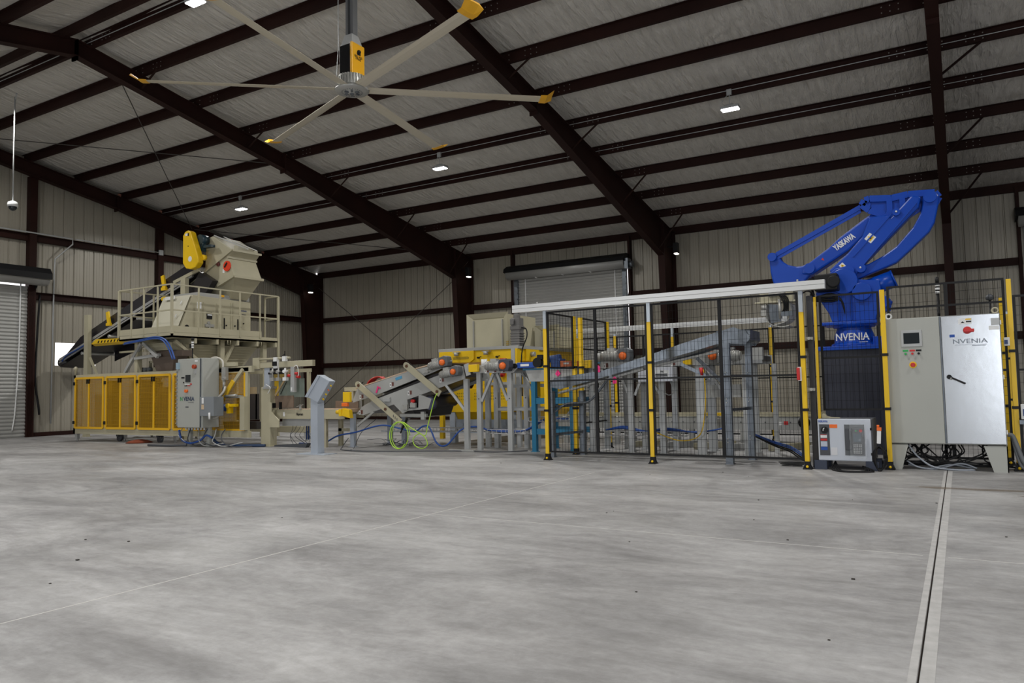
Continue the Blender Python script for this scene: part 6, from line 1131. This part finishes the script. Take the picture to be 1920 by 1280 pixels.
# ================================================================ INCLINED BELT FROM THE GABLE WALL
ic = thing('inclined_belt', 'long black inclined belt conveyor climbing from the gable wall opening to the hood', 'conveyor', (-19.5, 12.7, 2.6))
def BZ(x): return 2.40 + (x + 21.98) * .3205
y0, y1 = 12.2, 13.2
for y in (y0, y1):
    m = MB(); m.bar((-22.6, y, BZ(-22.6)), (-16.6, y, BZ(-16.6)), .05, .07); m.bar((-22.6, y - .02, BZ(-22.6) - .09), (-16.9, y - .02, BZ(-16.9) - .09), .03, .03); m.done('side_rail', ALU, ic)
for y, s_ in ((y0, -1), (y1, 1)):
    m = MB(); m.hull([(-22.4, y + .02, BZ(-22.4) + .03), (-16.5, y + .02, BZ(-16.5) + .03), (-16.5, y + .04, BZ(-16.5) + .03), (-22.4, y + .04, BZ(-22.4) + .03)], [(-21.6, y + .02, BZ(-21.6) + .30), (-16.5, y + .02, BZ(-16.5) + .38), (-16.5, y + .04, BZ(-16.5) + .38), (-21.6, y + .04, BZ(-21.6) + .30)]); m.done('skirt_board', mat('black skirt', (.016, .014, .018), .3), ic)
def beltq(m, off, sag):
    V = []; n = 6
    for x in (-22.7, -16.4):
        for i in range(n + 1): y = y0 + .05 + (y1 - y0 - .1) * i / n; V.append((x, y, BZ(x) + off - sag * math.sin(PI * i / n)))
    m.add(V, [(i, i + 1, n + 1 + i + 1, n + 1 + i) for i in range(n)], True)
m = MB(); beltq(m, .05, .08); beltq(m, .03, .08); m.done('belt', RUB, ic); m = MB(); beltq(m, -.16, .02); beltq(m, -.175, .02); m.done('return_belt', RUB, ic)
m = MB(); m.cyl((-22.65, y0 + .02, BZ(-22.65) - .06), (-22.65, y1 - .02, BZ(-22.65) - .06), .11, n=18); m.done('tail_drum', RUB, ic)
m = MB(); m.hull([(-21.4, 13.12, BZ(-21.4) - .45), (-17.0, 13.12, BZ(-17.0) - .75), (-17.0, 13.14, BZ(-17.0) - .75), (-21.4, 13.14, BZ(-21.4) - .45)], [(-21.4, 13.12, BZ(-21.4) + .1), (-17.0, 13.12, BZ(-17.0) + .1), (-17.0, 13.14, BZ(-17.0) + .1), (-21.4, 13.14, BZ(-21.4) + .1)]); m.done('under_skirt', MATS['black skirt'], ic)
for x in (-21.5, -20.2, -18.9, -17.6): m = MB(); m.cyl((x, y0, BZ(x) - .2), (x, y1, BZ(x) - .2), .045, n=12); m.done('return_roller', SIL, ic)
for x in (-20.15, -17.72):
    m = MB(); z = BZ(x); m.bar((x - .02, y0 - .05, z + .45), (x + .06, y0 - .05, z + .12), .12, .05, up=(0, 1, 0)); m.box(x - .04, x + .14, y0 - .09, y0 - .02, z + .06, z + .14); m.done('yellow_bracket', YEL, ic, .004)
m = MB(); z = BZ(-17.6) - .18; m.box(-17.72, -17.45, y0 - .1, y0 - .04, z - .06, z + .02); m.cyl((-17.55, y0 - .12, z), (-17.55, y0 - .02, z), .06, n=12); m.done('yellow_bracket', YEL, ic)
m = MB(); m.hull([(-20.85, y0 - .10, 2.58), (-18.9, y0 - .10, 2.58), (-18.9, y0 + .02, 2.52), (-20.85, y0 + .02, 2.52)], [(-20.65, y0 - .10, 2.70), (-18.95, y0 - .10, 2.66), (-18.95, y0 + .02, 2.66), (-20.65, y0 + .02, 2.70)]); yt = m.done('yellow_tray', YEL, ic)
m = MB()
for k in range(10): x = -20.55 + k * .15; m.add([(x, y0 - .103, 2.59), (x + .06, y0 - .103, 2.59), (x + .10, y0 - .103, 2.655), (x + .04, y0 - .103, 2.655)], [(0, 1, 2, 3)])
m.done('black_slots', BLK, yt)
m = MB(); m.prism([(-16.72, 4.42), (-16.72, 5.12), (-16.64, 5.21), (-16.52, 5.24), (-16.42, 5.19), (-16.12, 4.52), (-16.12, 4.38), (-16.24, 4.27), (-16.42, 4.24), (-16.60, 4.28)], 'y', 12.0, 12.16); dg = m.done('drive_guard', YEL, ic, .02)
m = MB(); m.cyl((-16.43, 11.995, 4.50), (-16.43, 12.0, 4.50), .07, n=16); m.box(-16.62, -16.52, 11.995, 12.0, 5.10, 5.16); m.done('sticker', WHT, dg); m = MB(); m.box(-16.52, -16.48, 11.992, 12.0, 5.09, 5.16); m.cyl((-16.5, 11.99, 4.83), (-16.5, 12.0, 4.83), .014, n=6); m.done('mark', BLK, dg)
m = MB(); m.cyl((-16.28, 12.16, 5.0), (-16.28, 12.36, 5.0), .13, n=18); m.box(-16.35, -16.2, 12.18, 12.3, 4.7, 5.0); m.box(-16.2, -15.9, 12.2, 12.32, 4.78, 4.84); m.done('drive_motor', mat('dark green-blue motor', (.01, .035, .05), .4), ic)
m = MB(); m.cyl((-16.1, 12.12, 4.52), (-16.1, 12.2, 4.52), .07, n=14); m.done('yellow_hub', YEL, ic)
m = MB(); m.prism([(-16.65, 3.86), (-16.35, 4.2), (-15.85, 3.93), (-16.2, 3.55), (-16.55, 3.6)], 'y', 12.22, 12.38); m.done('belt_flap', RUB, ic)
m = MB(); m.bar((-17.3, y0 - .03, 4.0), (-16.3, y0 - .03, 4.24), .05, .08); m.done('head_frame', BE, ic)
for x, zt in ((-21.0, 3.40), (-16.75, 4.05), (-18.85, 2.9)):
    m = MB(); ya = 12.08 if x != -18.85 else 13.3; m.box(x - .09, x + .09, ya - .05, ya + .06, 0, zt); m.box(x - .12, x + .12, ya - .08, ya + .09, 0, .015); m.done('support_post', BE if x != -18.85 else SIL, ic)
for a, b_ in (((-20.9, 12.1, 2.2), (-20.5, 12.1, 1.65)), ((-18.9, 13.3, 2.2), (-19.4, 13.3, 1.5)), ((-20.3, 12.6, 2.34), (-19.2, 12.6, 2.34))): m = MB(); m.bar(a, b_, .05); m.done('support_brace', BE, ic)
m = MB(); m.tube(spline([(-22.4, 12.15, 2.15), (-22.1, 12.1, 2.3), (-21.6, 12.12, 2.45), (-21.0, 12.14, 2.65)]), .02, 6); m.done('cable', BCAB, ic)
